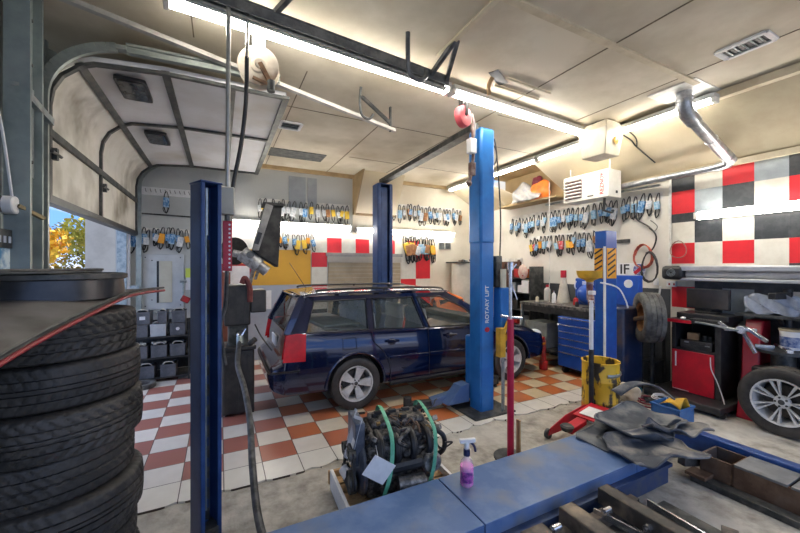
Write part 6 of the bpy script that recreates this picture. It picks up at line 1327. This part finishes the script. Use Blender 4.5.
vent(4.02, 1.39, .20, .32, 0, 'white-framed air vent in the ceiling at the upper right'); vent(.84, 4.93, .26, .24, 0, 'small white ceiling vent right of the garage door panels', n=3)
solo('ceiling_hatch', MB().bb(.72, 1.62, 5.98, 6.4, ZC-.012, ZC-.001), darksteel, 'long dark ceiling grille near the back wall', 'grille')
t = thing('opened_patch', 'broken dark patch in the ceiling with bare pipes and a hanging beige cable', 'ceiling patch', (2.5, 2.6, 3.55))
mb = MB(); mb.box((2.5, 2.75, ZC-.003), (.3, .1, .004), rz=.5); mb.build('hole', black, t)
for dy in (0, .16): mb = MB(); mb.cyl((2.45+.1, 2.7+dy, 3.635), (3.1+.1, 2.72+dy, 3.635), .012, 8); mb.build('pipe', btn, t)
mb = MB(); mb.tube(bez([(2.42, 2.75, 3.63), (2.4, 2.78, 3.56), (2.42, 2.8, 3.48)]), .022, 8); mb.build('cable_end', wood, t)
# flue pipe
fl = mat('flue_metal', (.55, .57, .6), (.35, .37, .4), 12, .3, .8)
t = thing('flue_pipe', 'shiny silver flue pipe bending down from a white ceiling plate along the chequered wall', 'flue pipe', (4.6, 2.05, 3.1))
mb = MB(); mb.bb(4.25, 4.78, 1.85, 2.3, ZC-.012, ZC-.001); mb.build('ceiling_plate', white_tin, t)
mb = MB(); mb.tube([(4.5, 2.06, 3.64), (4.5, 2.06, 3.50), (4.56, 2.06, 3.42), (4.7, 2.06, 3.36)], .075, 16); mb.build('elbow', fl, t)
mb = MB(); mb.cyl((4.68, 2.06, 3.37), (5.52, 2.04, 3.03), .06, 18); mb.build('sloping_pipe', fl, t)
for f in (.0, .45, .9):
    p = Vector((4.68, 2.06, 3.37)).lerp(Vector((5.52, 2.04, 3.03)), f); q = Vector((4.68, 2.06, 3.37)).lerp(Vector((5.52, 2.04, 3.03)), f+.03); mb = MB(); mb.cyl(p, q, .066, 18); mb.build('band', fl, t)
for z in (3.6, 3.56, 3.52): mb = MB(); mb.cyl((4.5, 2.06, z), (4.5, 2.06, z+.015), .08, 18); mb.build('band', fl, t)
mb = MB(); mb.tube([(5.5, 2.05, 3.035), (5.56, 2.08, 3.01), (5.58, 2.2, 3.0)], .055, 14); mb.build('lower_elbow', fl, t)
mb = MB(); mb.cyl((5.58, 2.15, 3.0), (5.60, 3.42, 3.0), .042, 16); mb.build('wall_run', fl, t)
solo('gutter_pipe', MB().cyl((5.77, 2.95, 2.95), (5.77, 5.0, 2.97), .02, 10), steel, 'thin grey pipe along the top of the right wall behind the heater', 'pipe')
# cream box beside the lights
t = thing('cream_box', 'cream tapered metal box with a yellow knob hanging from the ceiling between the lights', 'box', (4.50, 3.0, 3.15))
mb = MB(); mb.add([(4.36, 2.84, 3.62), (4.36, 3.16, 3.62), (4.62, 3.16, 3.62), (4.62, 2.84, 3.62), (4.30, 2.80, 3.52), (4.30, 3.2, 3.52), (4.66, 3.2, 3.52), (4.66, 2.80, 3.52), (4.33, 2.84, 3.18), (4.33, 3.16, 3.18), (4.62, 3.16, 3.18), (4.62, 2.84, 3.18)],
       [(0, 1, 2, 3), (0, 4, 5, 1), (1, 5, 6, 2), (2, 6, 7, 3), (3, 7, 4, 0), (4, 8, 9, 5), (5, 9, 10, 6), (6, 10, 11, 7), (7, 11, 8, 4), (11, 10, 9, 8)]); mb.build('case', mat('cream_case', (.68, .63, .5), (.58, .52, .4), 5, .5), t, bevel=.01)
mb = MB(); mb.lathe([(0, .015), (.035, .012), (.05, 0), (0, 0)], o=(4.50, 2.806, 3.36), n=20, M=rx(PI/2)); mb.build('yellow_knob', mat('knob_amber', (.8, .5, .12), (.7, .4, .08), 7, .3), t)
mb = MB(); mb.bb(4.42, 4.56, 2.92, 3.08, 3.62, 3.65); mb.build('ceiling_mount', darksteel, t)
# unit heater
HT = thing('unit_heater', 'white gas unit heater with louvres and red vertical lettering under the sloping ceiling', 'heater', (5.3, 3.75, 2.8))
hw_ = mat('heater_white', (.78, .77, .72), (.7, .68, .62), 4, .45)
mb = MB(); mb.bb(5.2, 5.52, 3.36, 4.14, 2.81, 3.23); mb.build('casing', hw_, HT, bevel=.008)
mb = MB(); mb.bb(5.192, 5.2, 3.80, 4.10, 2.86, 3.19); lo_ = mb.build('louvre_opening', mat('louvre_dark', (.08, .03, .03), (.15, .06, .05), 12, .5), HT)
for i in range(6): mb = MB(); mb.box((5.185, 3.95, 2.885+i*.055), (.03, .30, .016), M=ry(.5)); mb.build('louvre', hw_, lo_)
text('REZNOR', .085, Matrix(((0, 0, -1), (0, 1, 0), (1, 0, 0))) if False else Matrix(((0, 0, -1), (0, 1, 0), (1, 0, 0))), (5.198, 3.46, 3.02), mat('logo_red', (.6, .02, .03)), HT, 'red_lettering')
mb = MB(); mb.bb(5.196, 5.2, 3.6, 3.7, 2.85, 2.87); mb.build('small_plate', darksteel, HT)
mb = MB(); mb.bb(5.38, 5.42, 3.352, 3.36, 2.87, 2.91); mb.build('control_knob', black, HT)
for y in (3.4, 4.08): mb = MB(); mb.cyl((5.3, y, 3.23), (5.3, y, 3.38), .008, 6); mb.build('hanger_rod', steel, HT)
mb = MB(); mb.cyl((5.3, 3.50, 2.62), (5.3, 3.48, 2.81), .02, 8); mb.tube(bez([(5.3, 3.5, 2.62), (5.5, 3.5, 2.60), (5.7, 3.6, 2.66), (5.82, 3.7, 2.68)]), .016, 8); mb.build('gas_line', black, HT)
t = thing('thin_gas_pipe', 'slim pale vertical pipe from the ceiling to the bench left of the blue post', 'pipe', (5.15, 4.35, 1.1))
mb = MB(); mb.cyl((5.42, 4.62, 1.105), (5.42, 4.62, 3.3), .007, 8); mb.build('pipe', white_tin, t)
t = thing('slope_cable', 'forked dark cable running down the sloping cream ceiling behind the heater', 'cable', (5.0, 2.9, 3.3))
mb = MB(); mb.tube(bez([(4.86, 3.02, 3.60), (5.05, 2.95, 3.50), (5.2, 2.95, 3.42), (5.55, 2.9, 3.235)]), .009, 6); mb.tube(bez([(4.88, 2.9, 3.59), (5.05, 2.88, 3.50), (5.2, 2.95, 3.42)]), .008, 6); mb.build('cable', darksteel, t)
# clear bag of orange cloth on the ceiling ledge
t = thing('stored_bag', 'clear plastic bag on the ledge of the tan ceiling recess', 'bag', (5.4, 5.3, 3.06))
mb = MB(); mb.grid(lambda u, v: Vector((5.44+.03*math.sin(u*11+v*7)+.12*v*v, 5.6-.75*u, 3.065+.42*v*(.75+.25*math.sin(u*6)))), 20, 10); mb.build('bag', mat('bag_grey', (.55, .54, .5), (.4, .4, .42), 11, .2, alpha=.8), t, solid=.003)
blob(5.57, 4.95, 3.065, .17, 12, orange, 'bright orange bundle on the ledge of the tan ceiling recess', 'orange_bundle', 'cloth', (.6, 1.25, 1))
blob(5.6, 5.08, 3.36, .09, 14, clm[4], 'dark red bundle behind and above the orange one on the ledge', 'red_bundle', 'cloth', (.7, 1, 1))
blob(5.6, 5.45, 3.065, .13, 16, clm[0], 'cream bundle inside the clear bag on the ledge', 'cream_bundle', 'cloth', (.6, 1, 1))

# ================================================================== OUTDOORS THROUGH THE GARAGE DOOR
struct('wall_outside', MB().bb(-2.15, -1.5, 8.2, 9.2, -.12, 5), mat('outside_stucco', (.5, .46, .4), (.42, .38, .33), 3, .8))
def tree(x, y, h, r, cols, label, seed):
    t = thing('autumn_tree', label, 'tree', (x, y, -.13)); q = random.Random(seed)
    mb = MB(); mb.tube(bez([(x, y, -.13), (x+.1, y, h*.3), (x, y+.2, h*.6)]), .18, 8, rs=None); mb.build('trunk', mat('bark', (.12, .08, .05), (.07, .05, .03), 6, .9), t)
    mb = MB()
    for _ in range(1500):
        a = q.uniform(0, 2*PI); b = math.acos(q.uniform(-1, 1)); rr = r*(q.random()**.4)*(1+.25*math.sin(a*3+seed)*math.sin(b*4))
        c = Vector((x+rr*math.sin(b)*math.cos(a), y+rr*math.sin(b)*math.sin(a), h*.68+rr*.75*math.cos(b))); s_ = q.uniform(.12, .26)
        n1 = Vector((q.uniform(-1, 1), q.uniform(-1, 1), q.uniform(-1, 1))).normalized(); n2 = n1.cross(Vector((.3, .5, .8))).normalized()
        mb.add([c-n1*s_, c+n2*s_*.6, c+n1*s_, c-n2*s_*.6], [(0, 1, 2, 3)])
    mb.build('foliage', cols, t)
g1 = mat('leaves_gold', (.75, .42, .03), (.5, .4, .04), 1.5, .7, c3=(.6, .2, .02), s3=.8); g2 = mat('leaves_olive', (.28, .3, .05), (.5, .42, .05), 1.2, .7); g3 = mat('leaves_orange', (.8, .3, .03), (.7, .42, .05), 1.5, .7)
tree(-13.2, 25.5, 5.6, 2.3, g2, 'olive and yellow tree at the left of the view through the garage door', 1)
tree(-14.5, 32, 4.6, 2.0, g3, 'orange autumn tree in the middle of the view through the garage door', 2)
tree(-10.6, 29.5, 4.5, 2.0, g1, 'golden autumn tree beside the outside wall through the garage door', 3)
tree(-9.5, 38, 6.2, 2.6, g2, 'distant olive tree behind the golden one through the garage door', 4)
for i in range(3):
    t = thing('overhead_wire', ['lowest', 'middle', 'highest'][i]+' dark utility wire across the sky outside the garage door', 'wire', (-12, 22, 6+i*.8))
    mb = MB(); mb.tube([(-22, 21, 6.4+i*.75), (-14, 22, 6.0+i*.75), (-6, 23, 5.9+i*.75)], .02, 5); mb.build('wire', black, t)
def parked(x, y, rot, m, label):
    L = Vector((x, y, -.13)); t = thing('parked_car', label, 'car', (x, y, -.13), rotz=rot, world=False)
    mb = MB(); car_body(mb, -2.2, 0, [u for u in us if int(u*100) % 2 == 0 or u in (0, 4.385)]); b_ = mb.build('body', m, t, w=False); fix_normals(b_)
    mb = MB(); mb.add([(-1.9, -.7, .95), (-1.9, .7, .95), (1.0, .7, .95), (1.0, -.7, .95), (-1.5, -.6, 1.42), (-1.5, .6, 1.42), (.2, .6, 1.42), (.2, -.6, 1.42)], [(0, 4, 5, 1), (1, 5, 6, 2), (2, 6, 7, 3), (3, 7, 4, 0), (4, 7, 6, 5)]); mb.build('cabin', mat('dark_glass', (.05,)*3), t, w=False, bevel=.05)
    mb = MB(); mb.bb(-1.45, .15, -.6, .6, 1.41, 1.45); mb.build('roof', m, t, w=False, bevel=.02)
    for u in (-1.2, 1.3):
        for s_ in (-1, 1): mb = MB(); mb.cyl((u, s_*.72, .32), (u, s_*.885, .32), .32, 20); mb.build('wheel', rubber, t, w=False)
parked(-9.6, 21.0, .6, mat('car_white', (.7, .72, .75), rough=.25, coat=1), 'white car parked outside, seen through the garage door')
parked(-14.5, 23.0, .2, mat('car_silver', (.35, .38, .42), rough=.25, coat=1), 'silver car parked farther away outside the garage door')
hg_ = thing('distant_hedge', 'low band of green and gold bushes across the street outside the garage door', 'hedge', (-16, 47, -.13)); q = random.Random(77)
mb = MB()
for _ in range(6000):
    u_ = q.random(); c = Vector((-26+20*u_, 42+11*u_+q.uniform(-1, 1), q.uniform(-.1, 5.0+.8*math.sin(u_*14)))); s_ = q.uniform(.15, .32)
    n1 = Vector((q.uniform(-1, 1), q.uniform(-1, 1), q.uniform(-1, 1))).normalized(); n2 = n1.cross(Vector((.3, .5, .8))).normalized()
    mb.add([c-n1*s_, c+n2*s_*.6, c+n1*s_, c-n2*s_*.6], [(0, 1, 2, 3)])
mb.build('foliage', mat('hedge_leaves', (.2, .2, .04), (.6, .33, .04), .35, .8), hg_)
